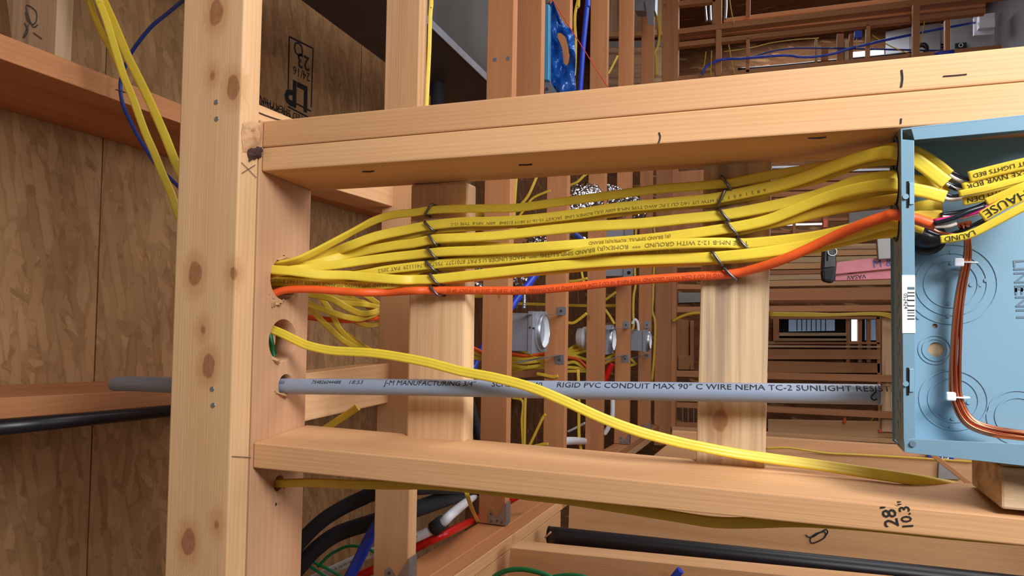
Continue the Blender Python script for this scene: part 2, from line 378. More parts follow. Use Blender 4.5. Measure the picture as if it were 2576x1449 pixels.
# ================================================================== the shell
ceil = empty('ceiling', (-1.8, 3, 0), kind='structure')
for i, (d0, d1) in enumerate(((-.3, 1.5), (1.504, 2.853), (2.858, 4.2), (4.204, 5.6), (5.604, 7.3))):
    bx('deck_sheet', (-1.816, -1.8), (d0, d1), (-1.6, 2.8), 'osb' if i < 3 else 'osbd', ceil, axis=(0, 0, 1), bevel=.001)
bx('deck_backing', (-1.84, -1.817), (-.3, 7.3), (-1.6, 2.8), 'dark', ceil, bevel=0)  # slab added above the sheets to keep light out of the seams
tag(bx('floor', (1.75, 1.85), (-1.3, 7.4), (-1.6, 2.8), 'concrete', bevel=0), kind='structure')
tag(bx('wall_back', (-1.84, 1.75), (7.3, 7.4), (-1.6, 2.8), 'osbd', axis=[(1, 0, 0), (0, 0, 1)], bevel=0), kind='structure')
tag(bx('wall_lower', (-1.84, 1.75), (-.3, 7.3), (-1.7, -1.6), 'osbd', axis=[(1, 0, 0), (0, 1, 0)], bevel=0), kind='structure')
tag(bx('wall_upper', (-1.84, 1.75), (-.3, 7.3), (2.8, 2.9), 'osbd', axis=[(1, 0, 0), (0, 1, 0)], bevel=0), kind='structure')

# ================================================================== the near wall
def lbl(o, label, cat, group=None): return tag(o, label, cat, group)
XP = -.7195
# plate with drilled holes: two layers
def drilled(name, x0, x1, z0, z1, d0, d1, mat, holes):
    o = bx(name, (x0, x1), (d0, d1), (z0, z1), mat, axis=(0, 0, 1), bevel=.0015)
    cs = [rod('cutter', (x0-.02, d, z), (x1+.02, d, z), r, None, n=28) for d, z, r in holes]
    cut(o, cs); return o
holes = [(.933, .0485, .034), (.9335, -.0495, .034), (.943, -.121, .0178), (.934, -.274, .013)]
plate = drilled('top_plate', XP-.0405, XP, -.75, .286, .8665, .997, 'ply', holes)
lbl(plate, 'drilled wall plate whose holes let the yellow cables and grey conduit through', 'plate')
upper = drilled('top_plate', XP-.082, XP-.0415, -.75, .286, .8665, .997, 'studb', holes)
lbl(upper, 'second plate layer hidden behind the long knotty ribbon board', 'plate')
# wane and torn wood in the plate corner
vs = []
w_ = empty('bark_pocket', P(636, 372, .84)); w_.parent = None
# ribbon board A
zk = lambda px, py: P(px, py, .8237)
ribc = None
spots = []
pts = ((545, 32, .013), (586, 222, .012), (535, 190, .004), (490, 690, .013), (588, 688, .006), (525, 920, .012), (512, 830, .005), (475, 1365, .013), (545, 1318, .005))
cx, cz = (-.8335+XP)/2, .0
x0r, z0r, z1r = -.8335, -.80, .85
mid = ((x0r+XP)/2, (.8237+.8645)/2, (z0r+z1r)/2)
for a, b, r in pts:
    p = zk(a, b); spots.append((p[2]-mid[2], 0, 0, r))
# local frame for axis Z: x = wall Z, y = wall D, z = -wall X
spots = [(zk(a, b)[2]-mid[2], .8237-mid[1], -(zk(a, b)[0]-mid[0]), r) for a, b, r in pts]
M['rib'] = wood('ribbon_lumber', (222, 180, 134), (200, 148, 98), knots=.0, ring=75, spots=spots, streak=.35)
rib = hexa('ribbon_board', [(x0r, .8237, z1r), (XP-.0008, .8237, z1r), (XP-.0008, .8237, z0r), (x0r, .8237, z0r)], [(x0r, .8645, z1r), (XP-.0008, .8645, z1r), (XP-.0008, .8645, z0r), (x0r, .8645, z0r)], 'rib', None, (0, 0, 1), .0025)
lbl(rib, 'long knotty board nailed across the plate, edge facing the dark sheathing', 'board')
for a, b in ((545, 257), (546, 299), (535, 978), (537, 1019)): nail(zk(a, b), .0042, rib)
# bark pocket and torn corner on the underside of board and plate
def lump(name, q, x, mat, parent, amp, n=9, seed=1):
    """Ragged patch on the level X=x: q picture corners; pushed down by noise."""
    rs = np.random.RandomState(seed); c = [PX_(a, b, x) for a, b in q]; vs, fs = [], []
    for i in range(n):
        for j in range(n):
            s, t = i/(n-1), j/(n-1); p = c[0]*(1-s)*(1-t)+c[1]*s*(1-t)+c[2]*s*t+c[3]*(1-s)*t
            e = min(s, 1-s, t, 1-t)*4; e = min(e, 1); p = p+np.array((e*amp*(.35+rs.rand()), (rs.rand()-.5)*.004, (rs.rand()-.5)*.004)); vs.append(p)
    for i in range(n-1):
        for j in range(n-1): a = i*n+j; fs.append((a, a+1, a+n+1, a+n))
    return mk(name, vs, fs, mat, parent, smooth=True)
bpy.data.objects.remove(w_)
lump('torn_edge', [(609, 310), (655, 306), (658, 378), (611, 385)], XP, 'rawwood', plate, .006, 10, 3)
lump('bark_pocket', [(622, 372), (660, 370), (657, 394), (628, 405)], XP+.0015, 'bark', plate, .005, 9, 5)
lump('drill_splinter', [(690, 652), (716, 643), (733, 650), (716, 657)], XP, 'rawwood', plate, .005, 6, 2)
for k, (a, b, c_, d_, s_) in enumerate((((678, 742), (684, 742), (692, 772), (682, 775), 4), ((690, 764), (712, 752), (716, 756), (690, 770), 6), ((682, 898), (705, 905), (700, 920), (690, 912), 8), ((698, 1236), (716, 1222), (705, 1262), (694, 1275), 9), ((690, 984), (722, 996), (724, 1001), (692, 990), 11))):
    lump('drill_splinter', [a, b, c_, d_], XP, 'rawwood', plate, .006, 5, s_)
strokes(plate, 'pencil_mark', [[PX_(607, 408, XP+.0008), PX_(645, 447, XP+.0008)], [PX_(642, 415, XP+.0008), PX_(608, 436, XP+.0008)], [PX_(583, 1148, XP+.0008), PX_(631, 1151, XP+.0008)]], .0005, 'pen')

# doubled stud above the cables, single stud below: they run on down past the frame to the floor
def run(p, q, x): p, q = np.array(p), np.array(q); return p+(q-p)*(x-p[0])/(q[0]-p[0])
XE = 1.745
def stud(name, tl, tr, bl, br, d, back, mat, x0=XP+.0008, bevel=.002):
    a, b = P(*tl, d), P(*tr, d); c, e = P(*bl, d), P(*br, d)
    f = [run(a, b, x0), run(a, b, XE), run(c, e, XE), run(c, e, x0)]
    return f, hexa(name, f, [p+np.array(v) for p, v in zip(f, back)], mat, None, (1, 0, 0), bevel)
bk = [(0, .128, 0)]*4
f1, s1 = stud('wall_stud', (662, 305), (2576, 115), (662, 371.2), (2576, 203.8), .871, [(0, .128, -.003), (0, .128, 0), (0, .128, 0), (0, .128, -.003)], 'stud')
f2, s2 = stud('wall_stud', (662, 372.2), (2576, 204.8), (660, 430.5), (2260, 320.5), .871, [(0, .128, -.003), (0, .128, 0), (0, .128, 0), (0, .128, -.009)], 'stud')
lbl(s1, 'back-most stud of the doubled pair, furthest from the cables, with a pen tick', 'stud')
lbl(s2, 'stud of the doubled pair that faces the stapled yellow cables', 'stud')
f3, s3 = stud('wall_stud', (635, 1113), (2463, 1293), (635, 1177), (2402, 1356), .871, [(0, .129, .008), (0, .129, .003), (0, .129, 0), (0, .129, .004)], 'stud')
lbl(s3, 'single stud below the conduit with a handwritten measurement in black marker', 'stud')
D8 = .871-.0002
def onf(px, py, d=D8): return P(px, py, d)
strokes(s1, 'pen_tick', [[onf(2268, 176), onf(2270, 198), onf(2267, 220)]], .0011)
strokes(s2, 'pen_tick', [[onf(1658, 333), onf(1661, 345), onf(1657, 360)], [onf(2267, 298), onf(2266, 312)]], .0009)
strokes(s1, 'resin_streak', [[onf(2372, 192), onf(2400, 190), onf(2432, 187)]], .0008, 'bark')
# handwriting: two lines reading from below upwards
def write(parent, s, a, b, size, bold=.0): return print_flat(parent, s, onf(*a), onf(*b), onf(a[0]-60, a[1])-onf(*a), size, 'ink', bold=bold, name='handwriting')
write(s3, "28'", (2262, 1325), (2251, 1275), .0200, .006)
write(s3, '10.3"', (2299, 1331), (2287, 1275), .0150, .012)
for a, b in ((1305, 415), (1280, 442), (912, 432), (983, 452), (1021, 461), (2032, 348)):
    Zu = f2[3][2]; p = PZ_(a, b, np.interp(P(a, b, .93)[0], [f2[3][0], f2[2][0]], [f2[3][2]-.004, f2[2][2]])-.0008)
    strokes(s2, 'nail_gash', [[p, p+np.array((.012, .002, 0)), p+np.array((.02, .0, 0))]], .0011, 'bark')

# blocks between the studs
DB = .985
M['b1'] = wood('block_lumber', (222, 182, 138), (196, 150, 104), knots=.05, ring=26, streak=.5, grey=.12)
b1 = plank('blocking', [(1033, 463), (1174, 457), (1166, 1131), (1021, 1121)], DB, 'b1', .04, bevel=.004)
lbl(b1, 'clean pale cross block under the cables, nearer the drilled plate', 'blocking')
k = P(1812, 1060, DB); 
c4 = [P(*q, DB) for q in ((1770, 404), (1943, 393), (1925, 1194), (1750, 1180))]; cm_ = sum(c4)/4+np.array((0, .02, 0))
M['b2'] = wood('weathered_block', (216, 184, 146), (186, 150, 112), streak=.55, knots=.0, grey=.6, ring=22, spots=[(k[2]-cm_[2], k[1]-cm_[1], -(k[0]-cm_[0]), .010)])
b2 = plank('blocking', [(1770, 404), (1943, 393), (1925, 1194), (1750, 1180)], DB, 'b2', .04, bevel=.004, axis=(0, 0, 1))
lbl(b2, 'grey-stained cross block with one cracked knot near the conduit end', 'blocking')
lump_v = None
zt = float(np.interp(.25, [f3[0][0], f3[1][0]], [f3[0][2], f3[1][2]]))+.004
# packing block under the panel: two layers
pb = empty('packing_block', (.4, .93, zt+.02), 'short double wood block propped between the panel and the lower stud', 'block')
xa = .232; d0 = .872
bx('lower_layer', (xa, .62), (d0, .985), (zt+.003, zt+.047), 'pale', pb, axis=(1, 0, 0), bevel=.003)
bx('upper_layer', (xa+.001, .62), (d0, .985), (zt+.0478, zt+.062), 'pale', pb, axis=(1, 0, 0), bevel=.0015)

# ================================================================== ceiling frame beyond the wall
JD = [1.42, 2.046, 2.714, 3.417, 4.13, 4.94]
jl = ['ceiling joist right behind the first pale block, with two knots near its upper end',
      'second ceiling joist from the drilled plate, with two nail heads above the doubled stud',
      'third ceiling joist, the one behind the first recessed can and the blue torn film',
      'fourth ceiling joist, carrying brackets of the first can light frame on its face',
      'fifth ceiling joist, carrying the brackets of the half hidden second can',
      'sixth ceiling joist, the last one before the partition plates']
jl[3] = 'fourth ceiling joist, between the first can light and the half hidden second can'
jl[2] = 'third ceiling joist, with the first can light bracket screwed to its face'
joists = []
for i, d in enumerate(JD):
    zb = -.620-(d-1.42)*.050+.002
    j = bx('ceiling_joist', (-.832, -.745), (d, d+.04), (zb, 2.7), 'joist' if i else 'studb', axis=(0, 0, 1), bevel=.002)
    lbl(j, jl[i], 'joist', None); joists.append(j)
for a, b in ((1245, 150), (1278, 147)): nail(P(a, b, JD[1]-.0005), .008, joists[1])
# sister board beside the second joist, top edge of the picture
lbl(plank('sister_joist', [(1309, -560), (1371, -560), (1360, 245), (1296, 245)], 2.25, 'joist', .04), 'board sistered beside the second joist, left of the blue wrapped register box', 'board')
# doubled beam the joists hang on: runs away from the wall
def skew(z): return lambda d: z-(d-1.42)*.055
def beam(name, x0, x1, z, w, d0, d1, mat):
    f = []
    for d in (d0, d1):
        zz = z-(d-1.42)*.050; f.append([(x0, d, zz), (x1, d, zz), (x1, d, zz-w), (x0, d, zz-w)])
    return hexa(name, f[0], f[1], mat, None, (0, 1, -.050), .002)
lbl(beam('carrying_beam', -.834, -.745, -.620, .040, .95, 5.4, 'joist'), 'beam the joists hang from, running away below the red and white pipes', 'beam')
lbl(beam('carrying_beam', -.834, -.7445, -.6605, .040, .95, 5.4, 'studb'), 'outer ply of the hanging beam, behind the joint line toward the black drain pipe', 'beam')
# joist hanger clips
def clip(d, px, label):
    z = -.620-(d-1.42)*.050; e = empty('joist_hanger', (-.79, d-.01, z), label, 'hanger')
    x0, x1 = -.80, -.742; y = d-.002
    g = [(x0, z+.040), (x0+.010, z+.047), (x0+.018, z+.040), (x0+.028, z+.026), (x1-.016, z+.046), (x1, z+.072), (x1, z+.004), (x0, z+.004)]
    n = len(g); vs = [(a, y, b) for a, b in g]+[(a, y+.0015, b) for a, b in g]
    fs = [tuple(range(n))[::-1], tuple(range(n, 2*n))]+[(i, (i+1) % n, n+(i+1) % n, n+i) for i in range(n)]
    mk('face_plate', vs, fs, 'galv', e)
    bx('side_flange', (x1, x1+.0015), (d-.002, d+.036), (z+.004, z+.072), 'galv', e, bevel=0)
    for a, b in ((x0+.01, z+.034), (x0+.012, z+.012), (x0+.03, z+.015), (x0+.045, z+.012)): disc('nail', (a, y, b), (0, -1, 0), .0035, .002, 'steel', e, 8)
for d, t in zip(JD, ('torn steel hanger under the first ceiling joist at the bottom of the picture', 'ragged steel hanger where the second joist meets the carrying beam', None, None, 'steel hanger under the fifth joist beyond the lone yellow cable', 'smallest steel hanger, under the last joist beside the partition')):
    if t: clip(d, 0, t)

# joists and beams that run away from the wall above the plates
def along(name, zs, x, d0, d1, top, mat, label, cat='joist'):
    return lbl(bx(name, (x-top, x), (d0, d1), zs, mat, axis=(0, 1, 0)), label, cat)
f = [(-1.797, .35, .508), (-1.45, .35, .508), (-1.45, .35, .470), (-1.797, .35, .470)]
fa = lambda d: [(x, d, zz-(.028 if lo else 0)+(d-.97)*(-.02)) for x, zz, lo in ((-1.798, .545, 0), (-1.45, .545, 0), (-1.45, .522, 1), (-1.798, .522, 1))]
up = hexa('deck_joist', fa(.35), fa(5.2), 'joist', None, (0, 1, 0)); lbl(up, 'deck joist above the ribbon board with the blue cable stapled to its edge', 'joist')
fa = lambda d: [(x, d, zz-(d-1)*.055) for x, zz in ((-1.798, -.188), (-1.45, -.188), (-1.45, -.231), (-1.798, -.231))]
lo = hexa('deck_joist', fa(.35), fa(5.2), 'joist', None, (0, 1, 0)); lbl(lo, 'deck joist beside the black pipe, behind the ribbon board', 'joist')
xb = XP-.0835
along('ceiling_beam', (.239, .344), xb, .93, 1.75, .089, 'studb', 'cracked pale beam lying across the plates behind the doubled stud', 'beam')
strokes(bpy.data.objects['ceiling_beam'], 'split', [[PX_(a, b, xb+.0006) for a, b in ((612, 262), (650, 283), (690, 298), (716, 305))]], .0012, 'bark')
along('ceiling_beam', (-.2075, -.118), xb, .93, 1.64, .040, 'studb', 'flat pale beam behind the conduit between the plate and the first block', 'beam')
lbl(plank('hanging_block', [(-20, -300), (158, -300), (138, 140), (28, 102)], [1.12]*4, 'pale', .04, axis=(0, 0, 1)), 'pale offcut on the dark sheathing with a pencilled loop', 'block')
ob = bpy.data.objects['hanging_block']
strokes(ob, 'pencil_mark', [[P(a, b, 1.1185) for a, b in ((96, 62), (82, 66), (66, 20), (72, 14), (90, 28), (92, 50), (82, 62), (70, 50), (64, 30))], [P(a, b, 1.1185) for a, b in ((62, 58), (70, 78), (58, 95), (72, 62))], [P(a, b, 1.1185) for a, b in ((84, 82), (106, 98))]], .0011, 'pen')

# stencilled grade mark on the deck
XD = -1.7995
def on_deck(px, py): return PX_(px, py, XD+.0004)
deck = [c for c in ceil.children if c.name.startswith('deck_sheet')]
box_l = [[(727, 92), (724, 243)], [(787, 122), (782, 270)], [(727, 92), (787, 122)], [(724, 250), (782, 280)], [(724, 268), (784, 300)]]
for a in box_l: strokes(deck[1], 'stencil_line', [[on_deck(*q) for q in a]], .0035, 'ink')
def stencil(s, a, b, upx, size, bold=.0, par=None):
    p, q = on_deck(*a), on_deck(*b); print_flat(par or deck[1], s, p, q, on_deck(*upx)-p, size, 'ink', (1, 0, 0), .0006, 'stencil', bold)
stencil('LP', (776, 222), (737, 203), (774, 262), .150, .03)
stencil('24/16', (780, 186), (740, 166), (779, 200), .05); stencil('23', (779, 146), (752, 133), (779, 168), .085, .01); stencil('O', (764, 112), (745, 103), (764, 130), .085)
for k, s in enumerate(('RATED SHEATHING', 'SIZED FOR SPACING')): stencil(s, (783, 304+9*k), (735, 280+9*k), (783, 316+9*k), .04)

# sheet metal duct, running away at the top of the picture
du = empty('air_duct', (-1.1, 2, .6), 'dull sheet metal duct running away behind the doubled stud', 'duct')
xd = -1.02
zA = PX_(1095, 45, xd)[2]; zB = zA; 
q = PX_(1225, 185, xd)[2]
hexa('duct_body', [(xd-.30, .9, zA+.42), (xd, .9, zA+.42), (xd, .9, zA), (xd-.30, .9, zA)], [(xd-.30, 3.2, q+.42), (xd, 3.2, q+.42), (xd, 3.2, q-.05), (xd-.30, 3.2, q-.05)], 'duct', du, (0, 1, 0), .004)
hexa('lap_seam', [(xd, 1.0, zA+.02), (xd+.003, 1.0, zA+.02), (xd+.003, 1.0, zA-.004), (xd, 1.0, zA-.004)], [(xd, 3.0, q-.02), (xd+.003, 3.0, q-.02), (xd+.003, 3.0, q-.05), (xd, 3.0, q-.05)], 'galv', du, (0, 1, 0), 0)

# ================================================================== cables through the big hole
# (px, py, distance, roll); each ends inside the panel knock-outs
Y = 'yellow'
BUNDLE = []
DF, DR = .972, .979
ROWS = []
def row(name, pts, roll=0, w=.0125, t=.0058, label='', mat=Y):
    q = [list(P(p[0], p[1], p[2] if len(p) > 2 else DF))+[p[3] if len(p) > 3 else roll] for p in pts]
    sp = smooth_path(q, 8); ROWS.append(dict(p=sp[:, :3], r=sp[:, 3], w=w, t=t, label=label, mat=mat)); return len(ROWS)-1
def relax(n=110):
    """Cables that cross are nudged along the sight line until none runs through another."""
    for R_ in ROWS:
        rr = np.radians(R_['r']); w, t = R_['w'], R_['t'] or R_['w']
        R_['he'] = .5*(w*abs(np.sin(rr))+t*abs(np.cos(rr))); R_['hw'] = .5*(w*abs(np.cos(rr))+t*abs(np.sin(rr))); R_['d'] = R_['p'][:, 1].copy(); R_['u'] = R_['p']/R_['p'][:, 1:2]
    for it in range(n):
        push = [np.zeros(len(R_['d'])) for R_ in ROWS]; cnt = [np.zeros(len(R_['d'])) for R_ in ROWS]
        for i in range(len(ROWS)):
            for j in range(i+1, len(ROWS)):
                a, b = ROWS[i], ROWS[j]; du = (a['u'][:, None, [0, 2]]-b['u'][None, :, [0, 2]]); l = np.hypot(du[..., 0], du[..., 1])*.93
                k = l.argmin(1); m = l.min(1) < (a['hw']+b['hw'][k])*.96; dd = a['d']-b['d'][k]; need = a['he']+b['he'][k]+.0003
                s_ = np.where(dd >= 0, 1., -1.); c = np.where(m & (abs(dd) < need), (need-abs(dd))*.5*s_, 0)
                push[i] += c; cnt[i] += c != 0; np.add.at(push[j], k, -c); np.add.at(cnt[j], k, (c != 0)*1.)
        for R_, p_, c_ in zip(ROWS, push, cnt):
            q = p_/np.maximum(c_, 1)
            for _ in range(3): q = np.convolve(np.pad(q, 3, mode='edge'), np.ones(7)/7, 'valid')
            d = R_['d']+q*1.6
            if it > 4: d[1:-1] = .6*d[1:-1]+.2*(d[:-2]+d[2:])
            x = R_['u'][:, 0]*d; blk = ((x > -.54) & (x < -.40)) | ((x > -.11) & (x < .02)); R_['d'] = np.where(blk, np.minimum(d, .9845-R_['he']), d)
    for R_ in ROWS:
        d = R_['d']
        for _ in range(3): d = np.convolve(np.pad(d, 2, mode='edge'), np.array((1, 2, 3, 2, 1))/9, 'valid')
        R_['d'] = d
    for R_ in ROWS: R_['p'] = R_['u']*R_['d'][:, None]
def build_row(i):
    R_ = ROWS[i]; o = sweep('electrical_cable', R_['p'], flat_section(R_['w'], R_['t']) if R_['t'] else round_section(R_['w']/2), R_['mat'], None, R_['r'])
    CAB[o.name] = (R_['p'], R_['r'], (R_['t'] or R_['w'])/2, 'cam'); return tag(o, R_['label'], 'cable', 'cables fanned from the drilled plate to the panel')
E_ = .893                                       # depth at which they pass the panel wall
r1 = row('', [(668, 669, .925, 40), (705, 664, .925, 40), (741, 655.5, .93, 45), (781, 639, .94, 40), (851, 602.5, .955, 40), (898, 577, .963, 45), (945, 553.5), (992, 540), (1039, 535), (1077, 529.5), (1132, 526), (1240, 524), (1298, 523), (1381, 512), (1491, 497.5), (1574, 486), (1657, 475), (1740, 469), (1809, 463, DF, 20), (1839, 461, DF, 15), (1926, 442.5, .970, 10), (2025, 427, .96, 0), (2108, 411, .945), (2190, 386, .92), (2247, 372, .90), (2290, 377, .895), (2330, 396, .893), (2362, 418, .893), (2388, 440, .893)], 12, label='top yellow cable of the fan, the one closest to the doubled stud')
r2 = row('', [(668, 676, .935, 0), (722, 667.6, .935), (769, 659, .94), (828, 639, .952), (875, 620.6, .96), (945, 595), (1015, 580), (1077, 568), (1160, 559), (1243, 557.5), (1326, 553), (1436, 541), (1546, 524), (1657, 513.5), (1780, 502), (1826, 494), (1892, 481, .968), (1959, 466, .962), (2025, 446, .95), (2091, 421, .935), (2157, 399, .915), (2215, 385, .895), (2247, 384, .887), (2290, 395, .884), (2330, 422, .884), (2358, 444, .886), (2380, 461, .888)], -8, .0150, .0062, label='second yellow cable of the fan, printed lengthwise, crossing over the top one near the panel')
r3 = row('', [(668, 683, .928, 0), (722, 676, .93), (781, 667, .94), (851, 648, .955), (921, 631), (992, 618), (1039, 612), (1091, 602), (1132, 599, DF, -25), (1240, 594, DF, -28), (1381, 579), (1491, 569), (1602, 563), (1712, 552), (1820, 541), (1926, 522, .968, -8), (2025, 500, .958), (2091, 480, .945), (2157, 456, .925), (2215, 447, .903), (2247, 446, .897), (2290, 455, .892), (2330, 459, .892), (2365, 464, .893), (2392, 472, .893)], -14, .0150, .0066, label='third yellow cable of the fan, twisting to show two faces between the blocks')
r4 = row('', [(668, 690, .922, 0), (730, 680, .925), (781, 674, .935), (851, 665.5, .953), (921, 655), (992, 646), (1039, 641), (1085, 636), (1132, 632.5), (1240, 629), (1381, 620), (1491, 612), (1602, 603.5), (1712, 591.5), (1839, 573), (1926, 555, .966), (1992, 530, .956), (2058, 504, .945), (2124, 483, .93), (2191, 469, .91), (2247, 464, .893), (2290, 475, .886), (2330, 483, .886), (2356, 490, .888), (2378, 496, .888)], -8, .0142, .0060, label='fourth yellow cable of the fan, crossing up over its neighbour right of the block')
r5 = row('', [(668, 700, .938, 0), (780, 700, .945), (851, 697, .955), (915, 690, .963), (968, 680), (1039, 671), (1077, 667), (1132, 661.5), (1240, 654.5), (1326, 646.5), (1436, 638), (1519, 626), (1602, 620), (1712, 613), (1820, 611), (1873, 613), (1959, 606, .966), (2058, 594, .95), (2157, 572, .925), (2215, 552, .905), (2247, 541, .905), (2290, 528, .905), (2330, 518, .908), (2370, 516, .91)], -6, .0142, .0058, label='fifth yellow cable of the fan, with faint upside-down print along it')
r6 = row('', [(668, 677, .912, 0), (690, 679, .914), (734, 682, .92), (804, 691, .935), (875, 693, .95), (945, 699.5, .962), (1015, 704), (1049, 703.5), (1091, 702.5), (1160, 695), (1270, 683), (1381, 671), (1491, 661), (1602, 654.5), (1712, 650.5), (1805, 646.5), (1926, 634.5, .966), (2025, 618, .955), (2091, 602, .94), (2157, 584, .92), (2215, 566, .90), (2247, 560, .89), (2290, 564, .888), (2325, 572, .89)], -10, .0148, .0060, label='sixth yellow cable of the fan, sagging across the others near the plate, above the orange')
# companions that ride behind the front ones under the same staples
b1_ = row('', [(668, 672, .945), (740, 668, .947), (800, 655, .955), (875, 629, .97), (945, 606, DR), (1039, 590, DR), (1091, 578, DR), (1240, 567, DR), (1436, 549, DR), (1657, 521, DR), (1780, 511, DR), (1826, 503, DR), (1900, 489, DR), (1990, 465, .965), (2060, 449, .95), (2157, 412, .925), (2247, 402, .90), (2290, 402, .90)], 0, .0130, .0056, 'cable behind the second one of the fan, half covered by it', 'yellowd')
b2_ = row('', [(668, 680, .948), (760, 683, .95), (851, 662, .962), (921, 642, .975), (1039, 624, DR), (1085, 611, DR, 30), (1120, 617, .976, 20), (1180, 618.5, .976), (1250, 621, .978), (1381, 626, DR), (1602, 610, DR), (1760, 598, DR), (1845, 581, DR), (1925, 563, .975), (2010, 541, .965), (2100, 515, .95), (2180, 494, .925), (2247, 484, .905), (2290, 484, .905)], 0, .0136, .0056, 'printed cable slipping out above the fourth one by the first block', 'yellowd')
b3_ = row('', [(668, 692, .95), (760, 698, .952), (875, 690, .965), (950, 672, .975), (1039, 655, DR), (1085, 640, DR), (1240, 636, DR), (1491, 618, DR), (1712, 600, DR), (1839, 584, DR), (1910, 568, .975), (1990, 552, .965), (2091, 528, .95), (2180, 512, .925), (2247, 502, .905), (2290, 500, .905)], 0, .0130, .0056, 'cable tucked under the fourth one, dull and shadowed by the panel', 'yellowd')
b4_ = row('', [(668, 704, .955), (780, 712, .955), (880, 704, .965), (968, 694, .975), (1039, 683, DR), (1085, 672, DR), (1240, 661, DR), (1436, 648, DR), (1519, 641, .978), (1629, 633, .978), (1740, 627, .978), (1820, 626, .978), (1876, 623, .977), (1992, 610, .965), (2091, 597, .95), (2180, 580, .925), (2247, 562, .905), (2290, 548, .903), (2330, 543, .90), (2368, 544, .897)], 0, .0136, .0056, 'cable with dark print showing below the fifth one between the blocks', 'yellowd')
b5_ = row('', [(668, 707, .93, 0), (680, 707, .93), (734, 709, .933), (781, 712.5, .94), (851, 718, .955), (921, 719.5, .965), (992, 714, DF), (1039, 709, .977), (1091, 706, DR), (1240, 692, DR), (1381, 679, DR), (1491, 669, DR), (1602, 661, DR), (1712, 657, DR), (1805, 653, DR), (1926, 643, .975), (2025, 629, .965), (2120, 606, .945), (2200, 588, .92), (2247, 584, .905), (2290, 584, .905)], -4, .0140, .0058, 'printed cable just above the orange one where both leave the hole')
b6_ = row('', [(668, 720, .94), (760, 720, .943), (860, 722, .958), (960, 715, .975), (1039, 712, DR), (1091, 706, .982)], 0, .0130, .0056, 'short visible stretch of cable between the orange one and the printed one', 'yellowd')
org = row('', [(672, 742, .915), (686, 739, .918), (722, 729, .925), (781, 727.5, .935), (851, 732, .95), (898, 735.5, .96), (968, 735.5, .970), (1039, 731.5, .974), (1091, 730.5, .974), (1240, 731, .974), (1326, 730.5, .974), (1436, 722, .974), (1574, 707.5, .974), (1712, 697.5, .974), (1835, 689.5, .974), (1892, 678, .97), (1959, 657, .962), (2025, 629, .95), (2091, 598, .93), (2157, 569, .91), (2224, 545, .885), (2250, 540, .880), (2300, 550, .875), (2328, 559, .873), (2354, 567, .872)], 0, .0122, 0, 'thick orange cable along the lower side of the yellow fan', 'orange')
relax()
r1, r2, r3, r4, r5, r6, b1_, b2_, b3_, b4_, b5_, b6_, org = [build_row(i) for i in range(13)]
# prints
print_on(r2, "6  8  2  1  4  5  1  2  1 HTW UT 14/2 CU 2 PC AWG TYPE NM-B 600V (UL) ROMEX LINE  JACKET 15-16-19 08/19 E15848   600V  NM-B  TYPE 12-2", .33, .0058, 'prt', flip=True, sx=1.25, dy=-.0028)
print_on(r5, "TYPE NM-B 12-2 WITH GROUND  ***  ROMEX(R) BRAND SIMPULL(TM)  ***  MADE UNDER U S PAT 8701277, 7557301 7411129  PAT 2052", .20, .0080, 'prt', flip=True, sx=1.15)
print_on(b5_, "WITH GROUND ROMEX(R) BRAND SIMPULL(TM) *** MADE UNDER U S PAT 8701277", .01, .0080, 'prt', flip=True)
print_on(b2_, "SIMPULL(TM)  AWG  ROMEX(R)", .27, .0075, 'prt', flip=True)
print_on(b4_, "TYPE NM-B AWG 14 CU 3 CDR WITH GROUND 600 VOLTS", .52, .0060, 'prt', flip=True)
print_on(r4, "(R) BRAND SIMPULL  ROMEX(R) BRAND", .52, .0065, 'prt', flip=True)
print_on(org, "AWG 10 CU 3 CDR WITH GROUND TYPE NM-B 10 CU 2 CDR WITH AWG 10 SOUTHWIRE  2128673  22 87 02  2015 19  19 OCT  09 03", .30, .0062, 'prto', flip=True, sx=1.1)
# staples
def staple(a, b, label, dep=None, r=.0020, back=.9865):
    if dep is None:                                  # rest on the cables it holds
        m = ray((a[0]+b[0])/2, (a[1]+b[1])/2); m = (m/m[1])[[0, 2]]; hit = []
        for R_ in ROWS:
            l = np.hypot(R_['u'][:, 0]-m[0], R_['u'][:, 2]-m[1]); k = l.argmin()
            if l[k] < .013: hit.append(R_['d'][k]-R_['he'][k])
        dep = min(hit+[.972])-.0022
    A, B = P(*a, dep), P(*b, dep); A2, B2 = P(*a, back), P(*b, back)
    A2[0], A2[2] = A[0], A[2]; B2[0], B2[2] = B[0], B[2]; e = nrm(B-A)*.0015
    o = sweep('cable_staple', np.array([A2, A+np.array((0, .002, 0)), A+e, (A+B)/2, B-e, B+np.array((0, .002, 0)), B2]), round_section(r, 8), 'steel')
    return tag(o, label, 'staple', 'cable staples on the two blocks')
nm = ['top', 'second', 'third', 'fourth', 'fifth', 'sixth']
for k, (a, b) in enumerate((((1085, 514), (1068, 541)), ((1067, 558), (1088, 579)), ((1078, 590), (1095, 615)), ((1074, 623), (1094, 648)), ((1070, 656), (1092, 680)), ((1080, 688), (1099, 713)))):
    staple(a, b, f'steel staple over the {nm[k]} yellow cable on the block nearer the plate')
staple((1081, 719), (1101, 743), 'steel staple over the orange cable on the block nearer the plate')
for k, (a, b) in enumerate((((1815, 443), (1838, 476)), ((1825, 477), (1805, 518)), ((1808, 526), (1836, 558)), ((1825, 557), (1853, 589)), ((1855, 598), (1883, 629)), ((1791, 632), (1816, 667)))):
    staple(a, b, f'steel staple over the {nm[k]} yellow cable on the grey-stained block')
staple((1819, 673), (1851, 704), 'steel staple over the orange cable on the grey-stained block')

